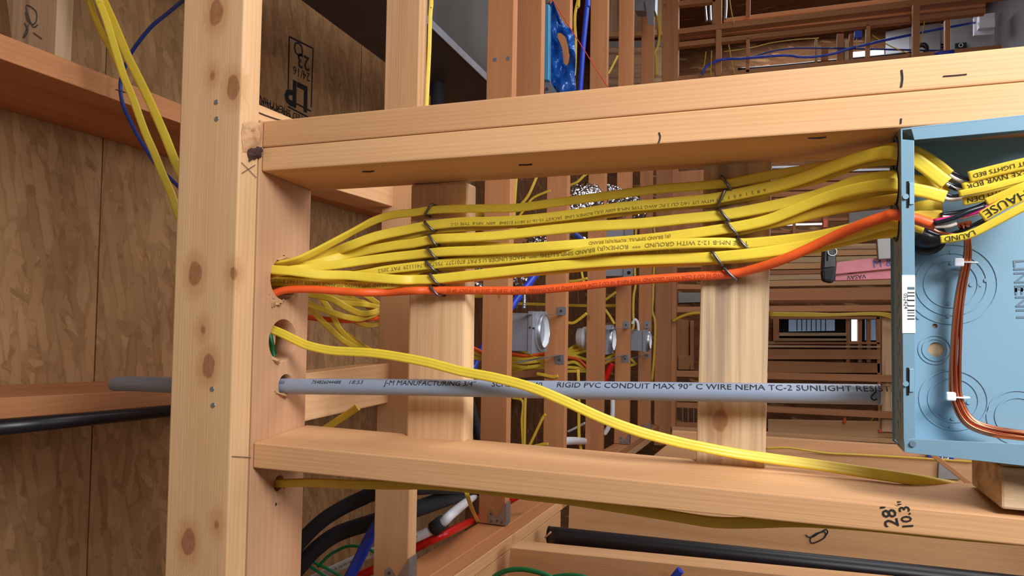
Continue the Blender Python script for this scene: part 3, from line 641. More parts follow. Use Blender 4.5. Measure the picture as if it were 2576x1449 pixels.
# lone cable, under-stud cable, conduit
lone = cable('electrical_cable', [(660, 815, .93, 0), (686, 829, .93), (707, 838, .93), (742, 855, .928), (774, 869, .926), (828, 881, .925), (882, 885, .924), (935, 888, .923), (994, 896, .922), (1077, 912, .92), (1160, 934, .918), (1248, 951, .915), (1337, 975, .913), (1425, 1011, .914), (1513, 1051, .92), (1602, 1084, .93), (1690, 1108, .945), (1753, 1122, .955), (1846, 1140, .967, -10), (1939, 1154, .972, -15), (2064, 1171, .974, -15), (2188, 1190, .972, -10), (2281, 1204, .968, 0), (2359, 1217, .985, 20), (2405, 1225, 1.01, 30), (2450, 1240, 1.05, 30)], .0138, .0066, 'yellow', 'single yellow cable swooping over the grey conduit down to the lower stud', 'cable', ridge=.17)
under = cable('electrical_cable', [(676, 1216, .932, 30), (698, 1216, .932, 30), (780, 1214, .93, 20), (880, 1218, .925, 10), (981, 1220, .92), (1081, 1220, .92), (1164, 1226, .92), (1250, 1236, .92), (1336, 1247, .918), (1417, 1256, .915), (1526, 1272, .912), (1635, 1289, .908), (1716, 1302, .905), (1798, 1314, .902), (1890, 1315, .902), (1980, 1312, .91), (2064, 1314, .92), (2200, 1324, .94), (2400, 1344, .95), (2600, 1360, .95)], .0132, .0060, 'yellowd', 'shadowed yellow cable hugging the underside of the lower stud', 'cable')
path, _ = px_path([(640, 969, .943), (700, 971.5, .943), (1000, 974, .946), (1500, 982, .951), (2000, 989.5, .956), (2212, 992.5, .958)], 10)
cond = sweep('conduit', path, round_section(.0124, 28), 'pvc'); CAB[cond.name] = (path, np.zeros(len(path)), .0124, 'cam')
lbl(cond, 'straight grey plastic conduit sticking down through the plate, cut off short of the panel', 'conduit')
def print_pipe(o, s, px0, size, ang, r=.0124, flip=False, sx=1., mat='ink'):
    path, rolls, hh, face = CAB[o.name]; T, Nn, B = frames(path, rolls, face); L = np.concatenate([[0], np.cumsum(np.linalg.norm(np.diff(path, axis=0), axis=1))])
    x0 = P(px0, 975, .95)[0]; st = float(np.interp(x0, path[:, 0], L)); vs, fs = text_mesh(s, size, fine=True); out = []
    for x, y in vs:
        a = st+x*sx; i = max(1, min(int(np.searchsorted(L, a)), len(L)-1)); f = (a-L[i-1])/(L[i]-L[i-1]); p = path[i-1]*(1-f)+path[i]*f
        th = math.radians(ang)+(y)/r; out.append(p+Nn[i]*math.cos(th)*(r+.0005)-B[i]*math.sin(th)*(r+.0005))
    mk('printing', out, fs, mat, o)
print_pipe(cond, '||||||||||||||||||', 697, .006, 22); print_pipe(cond, '754826044488', 800, .0085, 20, sx=1.02); print_pipe(cond, '18:53', 890, .0095, 20, mat='pen', sx=1.25)
print_pipe(cond, 'J-M MANUFACTURING 3/4"', 980, .0115, 14, sx=1.06); print_pipe(cond, 'SCHEDULE 40', 1245, .0115, 14, sx=1.06)
print_pipe(cond, 'RIGID PVC CONDUIT MAX 90° C WIRE NEMA TC-2 SUNLIGHT RESISTANT', 1405, .0115, 16, sx=1.155)
strokes(cond, 'pen_mark', [[P(a, b, .9445) for a, b in ((2204, 985), (2192, 998), (2197, 1006), (2207, 1004))]], .0009)
ring('cut_rim', path[-1], path[-1]-path[-2], .0098, .0126, .0008, 'white', cond)
disc('bore', path[-1]+nrm(path[-1]-path[-2])*.0002, path[-1]-path[-2], .0097, .0004, 'dark', cond)
# its other length beyond the plates
el, _ = px_path([(600, 970, .945), (470, 969, .955), (420, 968, .97), (350, 966, 1.0), (300, 965.5, 1.03), (288, 967, 1.06)], 8)
cu2 = sweep('conduit', el, round_section(.0137, 24), 'pvc', radii=np.concatenate([np.ones(len(el)-3), [.97, .85, .55]])); lbl(cu2, 'upper end of grey conduit resting over the deck joist, beyond the ribbon board', 'conduit')

# ================================================================== the panel
DFp = lambda px: .862-(px-2268)/(2760-2268)*.026
DBK = .936
pan = empty('breaker_box', (.2, .9, .03), 'open blue-grey steel electrical panel between the studs, cables entering its edge', 'electrical panel')
def pf(px, py, dz=0): return P(px, py, DFp(px)+dz)
def sheet(name, q, mat='panel', th=.0015, parent=None, bevel=.0004):
    f = [pf(*c) for c in q]; return hexa(name, f, [p+np.array((0, th, 0)) for p in f], mat, parent or pan, (1, 0, 0), bevel)
sheet('top_flange', [(2291, 320), (2760, 268), (2760, 311), (2300, 352)])
sheet('bottom_flange', [(2273, 1103), (2760, 1126), (2760, 1193), (2277, 1138)])
fl = sheet('side_flange', [(2266, 350), (2300, 353), (2303, 1101), (2273, 1104)])
def deep(p, d=DBK): return np.array((p[0], d, p[2]))
A, B = pf(2266, 324), pf(2275, 1138); C_, D_ = pf(2760, 268), pf(2760, 1193)
off = np.array((.0, 0, 0))
tA, tB = deep(A)+(.003, 0, -.004), deep(B)+(.002, 0, .003)
sw = hexa('entry_wall', [A, A+(.0015, 0, 0), B+(.0015, 0, 0), B], [tA, tA+(.0015, 0, 0), tB+(.0015, 0, 0), tB], 'panel', pan, (0, 0, 1), .0004)
hexa('top_wall', [A, C_, C_-(0, 0, .0015), A-(0, 0, .0015)], [deep(A), deep(C_), deep(C_)-(0, 0, .0015), deep(A)-(0, 0, .0015)], 'panel', pan, (1, 0, 0), .0003)
hexa('bottom_wall', [B+(0, 0, .0015), D_+(0, 0, .0015), D_, B], [deep(B)+(0, 0, .0015), deep(D_)+(0, 0, .0015), deep(D_), deep(B)], 'panel', pan, (1, 0, 0), .0003)
zt_, zb_ = deep(A), deep(B)
bp = hexa('back_plate', [zt_, deep(C_), deep(D_), zb_], [p+(0, .0016, 0) for p in (zt_, deep(C_), deep(D_), zb_)], 'panel', pan, (1, 0, 0), 0)
def pb_(px, py): return P(px, py, DBK-.0002)
cs = [rod('cutter', pb_(2356, 879)-(0, .02, 0), pb_(2356, 879)+(0, .02, 0), .0085, None), rod('cutter', pb_(2352, 820)-(0, .02, 0), pb_(2352, 820)+(0, .02, 0), .0028, None)]
cut(bp, cs)
bx('mount_board', (.15, .5), (.939, .957), (-.05, .02), 'pale', pan, axis=(1, 0, 0))
for (px, py), rr in (((2392, 714), (.046, .036, .027)), ((2398, 1006), (.034, .025)), ((2562, 1050), (.030, .022)), ((2352, 879), (.0165, .0125))):
    for r in rr: ring('knockout_rim', pb_(px, py), (0, -1, 0), r-.0009, r+.0009, .0008, 'panel', pan, 40)
for px, py in ((2393, 634), (2480, 705), (2386, 763), (2385, 795), (2310, 798), (2393, 662), (2466, 716), (2443, 716), (2397, 1053), (2393, 1074), (2436, 1012)): disc('dimple', pb_(px, py), (0, -1, 0), .0022, .0012, 'panel', pan, 10)
def spell(s, a, b, up, size, mat, par, D=None, bold=0): 
    g = (lambda q: P(*q, D)) if D else (lambda q: pf(*q, -.0004))
    return print_flat(par, s, g(a), g(b), g(up)-g(a), size, mat, lift=.0004, name='lettering', bold=bold)
spell('LINE', (2549, 652), (2553, 720), (2580, 652), .0185, 'paneld', bp, DBK-.0003, .01)
spell('ENIT', (2553, 722), (2557, 790), (2585, 722), .0185, 'paneld', bp, DBK-.0003, .01)
# stickers, slots and screws on the near edge
st = hexa('sticker', [pf(2269, 692, -.0006), pf(2302, 692, -.0006), pf(2303, 838, -.0006), pf(2270, 838, -.0006)], [pf(2269, 692), pf(2302, 692), pf(2303, 838), pf(2270, 838)], 'label', pan, (0, 0, 1), 0)
for y, h in ((722, 6), (735, 2.4), (743, 2.4), (754, 3), (768, 2.6), (779, 3), (786, 1.4), (793, 2.4), (801, 2.6)):
    f_ = [pf(2283, y, -.0009), pf(2301, y, -.0009), pf(2301, y+h, -.0009), pf(2283, y+h, -.0009)]; hexa('barcode_bar', f_, [p+(0, .0003, 0) for p in f_], 'ink' if h < 5 else 'paneld', st, (1, 0, 0), 0)
spell('052424', (2273, 738), (2274, 790), (2290, 738), .0056, 'pen', st)
for y0, y1 in ((456, 522), (925, 994)):
    f_ = [pf(2281, y0, -.0007), pf(2287, y0, -.0007), pf(2287, y1, -.0007), pf(2281, y1, -.0007)]; hexa('slot', f_, [p+(0, .001, 0) for p in f_], 'dark', pan, (0, 0, 1), 0)
    f_ = [pf(2288, y0+3, -.002), pf(2299, y0+3, -.0008), pf(2299, y1-8, -.0008), pf(2288, y1-8, -.002)]; hexa('latch_tab', f_, [p+(0, .0016, 0) for p in f_], 'panel', pan, (0, 0, 1), .0004)
for a, b in ((2289, 337), (2278, 495), (2278, 965)): disc('screw_hole' if b < 400 else 'rivet', pf(a, b), (0, -1, 0), .0022 if b < 400 else .003, .0006 if b < 400 else .002, 'dark' if b < 400 else 'panel', pan, 12)
disc('screw', pf(2296, 1116), (0, -1, 0), .0032, .0016, 'paneld', pan, 12)
# knockouts and bushings on the entry wall
def on_wall(t, py): 
    a, b = A*(1-t)+tA*t, B*(1-t)+tB*t; p = [proj_y(a), proj_y(b)]; f = (py-p[0])/(p[1]-p[0]); return a*(1-f)+b*f
def proj_y(p):
    c = p[0]*AX+p[1]*AD+p[2]*AZ; return c[1]/c[2]*FPX+PH/2
for y in (640, 700, 760, 815, 880, 940, 1000, 1050): 
    for t in (.42, .62): disc('knockout', on_wall(t, y+(20 if t > .5 else 0)), (-1, 0, 0), .0062, .0008, 'panel', pan, 14)
cut(sw, [rod('cutter', on_wall(.52, y)-np.array((.02, 0, 0)), on_wall(.52, y)+np.array((.02, 0, 0)), .0195, None, n=24) for y in (387, 473, 565)])
for y, r in ((387, .0205), (473, .0205), (565, .0205)): ring('bushing', on_wall(.52, y), (-1, 0, 0), r-.002, r, .0018, 'black', pan, 28)

# cable ends, conductors and slid-on sheath tags inside
def wire(parent, pts, r, mat, name='conductor'):
    path, _ = px_path(pts, 6); return sweep(name, path, round_section(r, 8), mat, parent)
DI = .893
for c, lst in ((r1, (((2378, 432), (2400, 448), (2432, 462), (2450, 462), 'cond_w'), ((2386, 428), (2410, 440), (2440, 452), (2455, 455), 'cond_b'))),
               (r2, (((2376, 456), (2400, 466), (2430, 470), (2440, 468), 'cond_b'), ((2380, 462), (2405, 474), (2425, 478), (2440, 475), 'cond_w'))),
               (r3, (((2388, 468), (2408, 476), (2430, 474), (2440, 470), 'cond_b'),)),
               (r4, (((2376, 487), (2396, 494), (2412, 492), (2425, 488), 'cond_b'), ((2374, 497), (2390, 502), (2414, 500), (2425, 494), 'cond_w'))),
               (b4_, (((2370, 545), (2400, 548), (2430, 545), (2460, 538), 'cond_w'), ((2366, 540), (2415, 533), (2455, 522), (2482, 510), 'cond_b'))),
               (r6, (((2330, 580), (2367, 592), (2415, 582), (2475, 553), 'cond_b'), ((2328, 566), (2360, 584), (2390, 590), (2425, 590), 'copper')))):
    for q in lst:
        wire(c, [(a, b, DI-.004*(k > 1)) for k, (a, b) in enumerate(q[:4])], .0021, q[4])
wire(org, [(2350, 556, .868), (2400, 547, .866), (2454, 534, .864), (2525, 506, .862)], .0024, 'cond_r')
wire(org, [(2350, 563, .866), (2396, 550, .862), (2434, 533, .861), (2476, 519, .863)], .0026, 'cond_b')
wire(org, [(2350, 570, .868), (2385, 568, .87), (2405, 562, .872)], .0022, 'cond_w')
wire(r6, [(2431, 600, .872), (2454, 576, .868), (2482, 552, .862)], .0019, 'cond_b')
def sleeve(pts, w, t, label, s=None, size=.006, mat='yellow', flip=True, bold=0, start=.004):
    o = cable('sheath_tag', pts, w, t, mat, label, 'cable tag', 'marked sheath tags inside the panel')
    if s: print_on(o, s, start, size, flip=flip, sx=1.1, name='handwriting')
    return o
sleeve([(2437, 446, .880), (2500, 430, .875), (2576, 412, .868), (2680, 390, .86)], .0125, .005, 'topmost yellow sheath tag in the panel, black writing along its upper edge', 'KIT LIGHTS BED', .0065)
sleeve([(2422, 474, .884), (2500, 452, .879), (2576, 436, .872), (2680, 414, .864)], .0115, .005, 'second sheath tag in the panel, writing in marker and partly shaded', 'EXE NWR BDR', .0075)
sleeve([(2412, 488, .878), (2480, 474, .871), (2576, 449, .864), (2680, 420, .856)], .0075, .0066, 'slim unmarked sheath tag in the middle of the panel bundle')
sleeve([(2422, 507, .884), (2470, 497, .882), (2530, 482, .88), (2600, 462, .875)], .0095, .005, 'short tag with thick black scribble behind the magenta wire', 'BATH DEN', .0075)
sleeve([(2480, 509, .868), (2530, 488, .862), (2576, 468, .857), (2680, 425, .85)], .0085, .0066, 'plain tag whose cut end shows just above the magenta wire')
sleeve([(2469, 546, .862), (2520, 516, .856), (2576, 490, .85), (2680, 440, .842)], .0118, .005, 'broad tag with big hand-lettered capitals', 'EXHAUSE', .0125, start=.004)
sleeve([(2366, 603, .872), (2405, 598, .868), (2444, 588, .864), (2510, 555, .857), (2576, 520, .85), (2680, 470, .842)], .0088, .006, 'lowest long tag curving under the bundle, small letters at its end', 'LAUND', .0078, start=.004)
# loop of bare ground wires
gb = empty('ground_wire_bundle', P(2405, 800, .915), 'bundle of bare copper ground wires tied with two white ties', 'wire bundle')
base = [(2425, 560, .885), (2432, 600, .905), (2430, 648, .915), (2417, 715, .92), (2408, 781, .92), (2402, 870, .92), (2401, 949, .92), (2407, 1002, .918), (2434, 1057, .915), (2487, 1083, .912), (2576, 1096, .905), (2700, 1112, .90)]
rs = np.random.RandomState(4)
for k in range(13):
    a = k*2.4; rr = 1.5+13.5*math.sqrt(k/13); ox, od = math.cos(a)*rr, math.sin(a)*.0055*math.sqrt(k/13)
    pts = []
    for i, (x, y, d) in enumerate(base):
        t = base[min(i+1, len(base)-1)]; s_ = base[max(i-1, 0)]; dx, dy = t[0]-s_[0], t[1]-s_[1]; L = math.hypot(dx, dy)
        tw = ox*math.cos(i*.5+.3*k)*.35+ox*.75; fan = 1+max(0, 1-i)*1.2
        pts.append((x-dy/L*tw*fan+rs.randn()*.8, y+dx/L*tw*fan+rs.randn()*.8, d+od))
    wire(gb, pts, .0014, 'copper', 'wire')
def tie(px, py, dd, label, w=20):
    e = empty('cable_tie', P(px, py, dd), label, 'cable tie')
    c = P(px+14, py+1, .9185); path = np.array([c+np.array((math.cos(a)*.0088, math.sin(a)*.0085, .0)) for a in np.linspace(0, 2*math.pi, 20)])
    sweep('band', path, [(-.0028, -.0006), (.0028, -.0006), (.0028, .0006), (-.0028, .0006)], 'tie', e, face=(0, 0, 1), smooth=False)
    p = P(px-4, py, .9085); bx('head', (p[0]-.0048, p[0]+.0048), (p[1]-.003, p[1]+.003), (p[2]-.0048, p[2]+.0048), 'tie', e, bevel=.0016)
tie(2416, 660, .91, 'upper white tie around the copper wires, just below the marked tags'); tie(2396, 997, .91, 'lower white tie where the copper wires bend along the panel')
# the black plug in the corner knock-out
pl = empty('knockout_plug', pb_(2335, 600), 'glossy black plug bulging from the panel wall under the orange cable', 'plug')
c = P(2332, 598, .915); th = np.linspace(0, math.pi/2, 6); prof = [(.0185*math.cos(a), -.012*math.sin(a)) for a in th]
vs = [c+np.array((r*math.cos(b), d, r*.7*math.sin(b))) for r, d in prof for b in np.linspace(0, 2*math.pi, 24, endpoint=False)]
fs = [(i*24+j, i*24+(j+1) % 24, i*24+24+(j+1) % 24, i*24+24+j) for i in range(5) for j in range(24)]+[tuple(range(24))]
mk('dome', vs, fs, 'black', pl, smooth=True); ring('collar', c+(0, .0005, 0), (0, 1, 0), .012, .020, .004, 'rubber', pl)

# ================================================================== partition beyond the joists (D 5.5) and what stands behind it
PD = 5.5
def L(o, label, cat, group=None): return tag(o, label, cat, group)
def seg(name, q, D, mat, label, cat, th=.04, group=None): return L(plank(name, q, D, mat, th, bevel=.002), label, cat, group)
# vertical bands: the partition's plates
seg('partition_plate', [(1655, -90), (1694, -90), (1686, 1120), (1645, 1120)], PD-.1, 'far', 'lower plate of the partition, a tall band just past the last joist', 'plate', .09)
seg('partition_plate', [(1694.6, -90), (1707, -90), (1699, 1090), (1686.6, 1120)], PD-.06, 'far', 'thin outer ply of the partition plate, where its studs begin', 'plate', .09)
# studs of the partition above the doubled stud
hs = [('wall_stud', (1700, 73, 86, 2576, -36, -17), 'far', 'long pale stud crossing behind the blue cable, topmost seen whole', .09),
      ('wall_stud', (1706, 106, 118, 2480, 20, 32), 'far', 'thin stud crossing just above the long blue cable', .06),
      ('wall_stud', (1700, 192, 206, 2520, 112, 128), 'far', 'stud grazing the upper edge of the doubled stud beside the white box', .09),
      ('wall_stud', (1706, 2, 14, 1800, -8, 4), 'far', 'short stud end at the top of the picture by the partition plate', .06)]
for n, a, m, t, th in hs: L(bar(n, *a, PD, m, th), t, 'stud')
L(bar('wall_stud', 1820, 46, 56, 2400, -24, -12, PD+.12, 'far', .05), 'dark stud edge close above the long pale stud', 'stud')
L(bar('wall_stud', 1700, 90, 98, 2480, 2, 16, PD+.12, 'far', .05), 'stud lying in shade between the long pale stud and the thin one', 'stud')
for (x0, x1, y0, y1), t, m, d in (((1792, 1816, -20, 60), 'fire block above the long pale stud, nearest the partition plate', 'far', PD), ((1801, 1815, 74, 191), 'tall fire block crossing the blue cable near the partition plate', 'far', PD-.02),
      ((1877, 1888, -20, 42), 'thin fire block at the top of the picture, past the twin pipes', 'far', PD), ((1877, 1886, 96, 182), 'thin fire block crossing the bend of the blue cable', 'far', PD),
      ((2179, 2190, 62, 147), 'slim dark fire block just right of the small blue outlet box', 'far', PD), ((2297, 2315, 10, 146), 'palest and sharpest fire block, in front of the grey cabinet', 'far', PD-.1)):
    L(plank('fire_block', [(x0, y0), (x1, y0), (x1-1, y1), (x0-1, y1)], d, m, .05), t, 'blocking')
for (x0, x1, y0, y1), t, m in (((2106, 2123, 84, 162), 'wide dark post far behind the blue cable', 'far'), ((2124, 2136, 100, 152), 'pale upright board far behind the blue cable', 'pale'), ((2137, 2146, 84, 152), 'brown post right of the pale upright board', 'far'),
      ((2050, 2057, 98, 152), 'thin pale post left of the wide dark post', 'pale'), ((2066, 2084, 110, 150), 'short broad post left of the wide dark post', 'far'), ((2378, 2391, 48, 128), 'dark post between the grey cabinet and the grey sheathing', 'joist')):
    L(plank('post', [(x0, y0), (x1, y0), (x1, y1), (x0, y1)], 5.56, m, .05), t, 'post')
# things in the room beyond
wb = empty('junction_box', P(2478, 60, 6.2), 'white box with a raised cover where the blue cable ends', 'box')
plank('back_plate', [(2450, 43), (2502, 37), (2502, 86), (2450, 89)], 6.25, 'white', .03, wb); plank('cover', [(2462, 36), (2505, 30), (2505, 68), (2462, 72)], 6.18, 'white', .06, wb, bevel=.008)
seg('sheathing_sheet', [(2391, 46), (2503, 32), (2503, 130), (2391, 140)], 6.5, 'grey', 'grey sheathing sheet standing behind the white box', 'sheet', .02)
cabn = empty('cabinet', P(2346, 95, 7.1), 'grey metal cabinet behind the palest fire block', 'cabinet')
plank('body', [(2300, 66), (2366, 58), (2366, 140), (2300, 146)], 7.03, 'grey', .25, cabn); plank('open_edge', [(2366, 60), (2378, 58), (2378, 136), (2366, 138)], 7.06, 'white', .1, cabn)
for k in range(3): plank('vent_slot', [(2367, 110+k*7), (2377, 109+k*7), (2377, 113+k*7), (2367, 114+k*7)], 7.05, 'dark', .01, cabn)
seg('plastic_sheet', [(2228, 80), (2296, 68), (2296, 136), (2228, 142)], 7.27, 'white', 'translucent pale sheet hanging left of the palest fire block', 'sheet', .01)
sg = seg('sticker_sign', [(2402, 109), (2432, 106), (2432, 120), (2402, 122)], 6.48, 'ink', 'small dark oval-marked sticker low on the grey sheathing', 'sign', .006)
ring('oval_mark', P(2417, 114, 6.475), (0, -1, 0), .012, .016, .003, 'white', sg)
seg('outlet_box', [(2150, 77), (2169, 76), (2169, 93), (2150, 94)], 5.42, 'blue', 'small blue outlet box on the thin stud', 'outlet box', .06)
for q, t, m in (([(2189, 41), (2233, 37), (2233, 45), (2189, 49)], 'window_1', 'lit'), ([(2154, 47), (2170, 45), (2170, 51), (2154, 53)], 'window_2', 'lit'), ([(2146, 131), (2224, 124), (2224, 135), (2146, 142)], 'window_3', 'lit')):
    tag(plank(t, q, 7.25, m, .02, bevel=0), kind='structure')
for i, (x0, x1, y0, y1) in enumerate(((1895, 1930, 76, 82), (1935, 1958, 74, 78))):
    L(plank('daylit_gap', [(x0, y0), (x1, y0-3), (x1, y1-3), (x0, y1)], 7.2, 'pale', .02), ('pale board end far off between two studs, left one', 'pale board end far off between two studs, right one')[i], 'board')  # pale slabs stand in for daylight showing through gaps
L(cable('drain_pipe', [(1856, 176, 5.75), (1960, 168, 5.75), (2100, 154, 5.75), (2215, 143, 5.75), (2300, 134, 5.75)], .032, 0, 'black', 'x', 'pipe'), 'thin black pipe lying along the far stud under the blue cables', 'pipe')
L(cable('pipe_elbow', [(2313, 114, 5.8), (2324, 113, 5.8), (2330, 120, 5.8), (2329, 131, 5.8)], .034, 0, 'black', 'x', 'pipe'), 'short black pipe elbow beside the palest fire block', 'pipe')
cable('network_cable', [(1766, 188, 5.4), (1770, 178, 5.4), (1778, 166, 5.4), (1799, 155, 5.42), (1822, 149, 5.44), (1859, 147.6, 5.44), (1892, 145, 5.44), (1957, 140, 5.44), (1990, 140, 5.44), (2014, 143.5, 5.44), (2055, 142, 5.45), (2100, 134, 5.46), (2138, 121.5, 5.46), (2180, 112, 5.46), (2222, 102, 5.48), (2292, 87.6, 5.6), (2369, 72, 5.9), (2453, 57, 6.2)], .018, 0, 'blue', 'bright blue cable looping from the partition plate to the white box')
cable('network_cable', [(1892, 144, 5.48), (1941, 129, 5.5), (1990, 122, 5.5), (2055, 121, 5.5), (2100, 121.5, 5.5), (2176, 123, 5.6), (2253, 125, 5.7), (2330, 127, 5.8), (2400, 128, 5.9)], .013, 0, 'bluec', 'darker blue cable arching above the bright one')
L(cable('pipe_stub', [(2352, 136, 5.475), (2400, 130, 5.475)], .026, 0, 'blue', 'x', 'pipe'), 'short bright blue tube on the edge of the doubled stud', 'pipe')
for pts, t in (([(1820, 130, 5.6), (1860, 125, 5.6), (1900, 118, 5.6), (1940, 108, 5.6), (2000, 100, 5.6), (2060, 96, 5.6)], 'faint yellow cable sagging above the dark blue cable'), ([(2194, 88, 5.5), (2225, 108, 5.5), (2260, 125, 5.5), (2300, 139, 5.5)], 'yellow cable dropping past the plastic sheet to the far stud'),
      ([(2326, 52, 5.4), (2322, 75, 5.4), (2316, 108, 5.4)], 'thin yellow wire hanging beside the palest fire block'), ([(2155, 98, 5.4), (2155, 122, 5.4)], 'short yellow wire hanging from the blue outlet box'), ([(1834, -10, 5.45), (1840, 30, 5.45), (1846, 60, 5.45)], 'yellow wire past the twin grey pipes at the top of the picture'),
      ([(1833, 112, 5.45), (1840, 150, 5.45), (1848, 188, 5.45)], 'yellow wire crossing the blue cable by the tall fire block'), ([(1790, 128, 5.4), (1789, 160, 5.4), (1788, 192, 5.4)], 'yellow wire looped over the edge of the tall fire block'), ([(1776, 130, 5.4), (1772, 160, 5.4), (1764, 190, 5.4)], 'thin pale wire left of the looped yellow one')):
    cable('electrical_cable', pts, .007, 0, 'yellowd', t)
for pts, t in (([(1772, -10, 5.7), (1774, 20, 5.7), (1777, 54, 5.7)], 'thicker of two grey pipes in the dark bay at the top'), ([(1786, -10, 5.75), (1786, 20, 5.75), (1787, 54, 5.75)], 'thin bright pipe in the dark bay at the top'), ([(1826, -10, 5.6), (1826, 20, 5.6), (1824, 48, 5.6)], 'grey pipe just past the fire block at the top')):
    L(cable('pipe', pts, .022, 0, 'galv', 'x', 'pipe'), t, 'pipe')

# below the doubled stud, right of the grey-stained block
rows_ = [(1683, 714, 727, 1770, 716, 728, PD, 'stub of a stud end left of the grey-stained block, upper one'), (1683, 772, 786, 2640, 764, 781, PD, 'partition stud with yellow cables clipped along its lower edge'), (1682, 933, 947, 2640, 953, 972, PD, 'partition stud just above the end of the conduit'), (1682, 1013, 1024, 2640, 1055, 1074, PD, 'partition stud just below the end of the conduit')]
for a in rows_: L(bar('wall_stud', *a[:6], a[6], 'far', .06), a[7], 'stud')
seg('header_board', [(1935, 727), (2640, 716), (2640, 752), (1935, 756)], 5.7, 'far', 'wide shaded header board above the cable-clad stud', 'board', .05)
seg('header_edge', [(1935, 758), (2640, 752), (2640, 758), (1935, 764)], 5.9, 'joist', 'dark strip of lumber between header board and cable-clad stud', 'board', .05)
# pile of long offcuts seen end on as slats
for i, (y0, y1, m, t) in enumerate(((617, 631, 'pale', 'topmost'), (632, 646, 'stud', 'second'), (648, 662, 'pale', 'third'), (663, 678, 'stud', 'fourth'), (680, 691, 'far', 'fifth, shaded'), (692, 705, 'pale', 'sixth'), (706, 721, 'studb', 'lowest'))):
    L(plank('piled_board', [(1936, y0), (2640, y0-12), (2640, y1-12), (1936, y1)], 6.2, m, .12), f'{t} long board of the pile seen behind the black tool', 'board', 'boards piled in the next room')
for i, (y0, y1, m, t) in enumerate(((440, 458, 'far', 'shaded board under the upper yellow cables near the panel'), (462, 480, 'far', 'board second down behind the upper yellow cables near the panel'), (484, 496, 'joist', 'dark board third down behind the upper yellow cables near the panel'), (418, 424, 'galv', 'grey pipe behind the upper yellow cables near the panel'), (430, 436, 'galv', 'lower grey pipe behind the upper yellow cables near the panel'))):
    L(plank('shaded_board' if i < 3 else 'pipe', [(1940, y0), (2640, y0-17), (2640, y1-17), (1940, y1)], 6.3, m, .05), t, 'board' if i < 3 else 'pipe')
for (x0, x1, y0, y1), t in (((1994, 2002, 520, 613), 'brown rack post, left one, in the dark gap between cable rows'), ((2070, 2084, 520, 613), 'brown rack post with an orange patch in the gap between cable rows')):
    L(plank('post', [(x0, y0), (x1, y0), (x1, y1), (x0, y1)], 6.2, 'far', .05), t, 'post')
tag(plank('window_4', [(1938, 564), (2068, 561), (2068, 565), (1938, 568)], 7.2, 'lit', .02, bevel=0), kind='structure')
for y, t in ((552, 'upper dim rail in the gap between cable rows'), (580, 'lower dim rail in the gap between cable rows')): L(plank('rail', [(1938, y), (2640, y-14), (2640, y-7), (1938, y+7)], 6.3, 'far', .04), t, 'rail')
seg('orange_patch', [(2071, 551), (2082, 551), (2082, 572), (2071, 572)], 6.18, 'orange', 'orange flag fixed to the rack post between cable rows', 'flag', .01)
gx = seg('steel_rail', [(2136, 536), (2640, 480), (2640, 506), (2136, 562)], 6.25, 'grey', 'grey rail in the gap above the orange cable near the panel', 'rail', .03)
# black tool and pink bars hanging in front of the pile
tl = empty('power_tool', P(2085, 660, 2.38), 'black cordless tool with an oval badge, hanging below the orange cable', 'power tool')
plank('grip', [(2071, 600), (2104, 596), (2104, 676), (2067, 680)], 2.38, 'black', .06, tl, bevel=.008); plank('battery', [(2067, 676), (2105, 670), (2098, 712), (2070, 706)], 2.37, 'rubber', .07, tl, bevel=.008)
ring('badge', P(2094, 633, 2.376), (0, -1, 0), .0115, .0135, .002, 'white', tl); plank('switch', [(2080, 632), (2084, 632), (2084, 656), (2080, 656)], 2.375, 'dark', .01, tl)
k1 = seg('pink_bar', [(2104, 660), (2640, 599), (2640, 636), (2101, 690)], 2.4, 'pink', 'upper dusty pink bar with a large pen M beside the black tool', 'bar', .04)
k2 = seg('pink_bar', [(2101, 692), (2640, 644), (2640, 690), (2100, 706)], 2.42, 'pink', 'lower dusty pink bar with upside-down pen capitals', 'bar', .04)
print_flat(k1, 'M &', P(2196, 674, 2.399), P(2250, 668, 2.399), (0, 0, 1), .034, 'bluec', name='handwriting'); print_flat(k2, 'VASAV', P(2178, 690, 2.419), P(2128, 694, 2.419), (0, 0, -1), .018, 'ink', name='handwriting')
k3 = seg('level', [(2206, 596), (2640, 560), (2640, 625), (2210, 652)], 2.36, 'grey', 'grey aluminium level running behind the panel above the pink bars', 'level', .03)
seg('straightedge', [(2206, 575), (2640, 540), (2640, 556), (2206, 590)], 2.36, 'grey', 'grey straightedge above the grey level, running behind the panel', 'straightedge', .03)
# cables along the stud
for k, (dy, t) in enumerate(((0, 'upper'), (3.5, 'middle'), (7, 'lower'))):
    cable('electrical_cable', [(1936, 787+dy, 5.45), (2040, 788+dy, 5.45), (2100, 790+dy*.6, 5.45), (2210, 787+dy*.8, 5.45), (2262, 795+dy*2, 5.45)], .012, 0, 'yellowd', f'{t} yellow cable of three clipped under the partition stud')
cable('electrical_cable', [(1692, 808, 5.4), (1715, 796, 5.4), (1740, 789, 5.4), (1772, 787, 5.4)], .022, 0, 'yellowd', 'yellow cable bundle leaving the partition plate left of the grey-stained block')
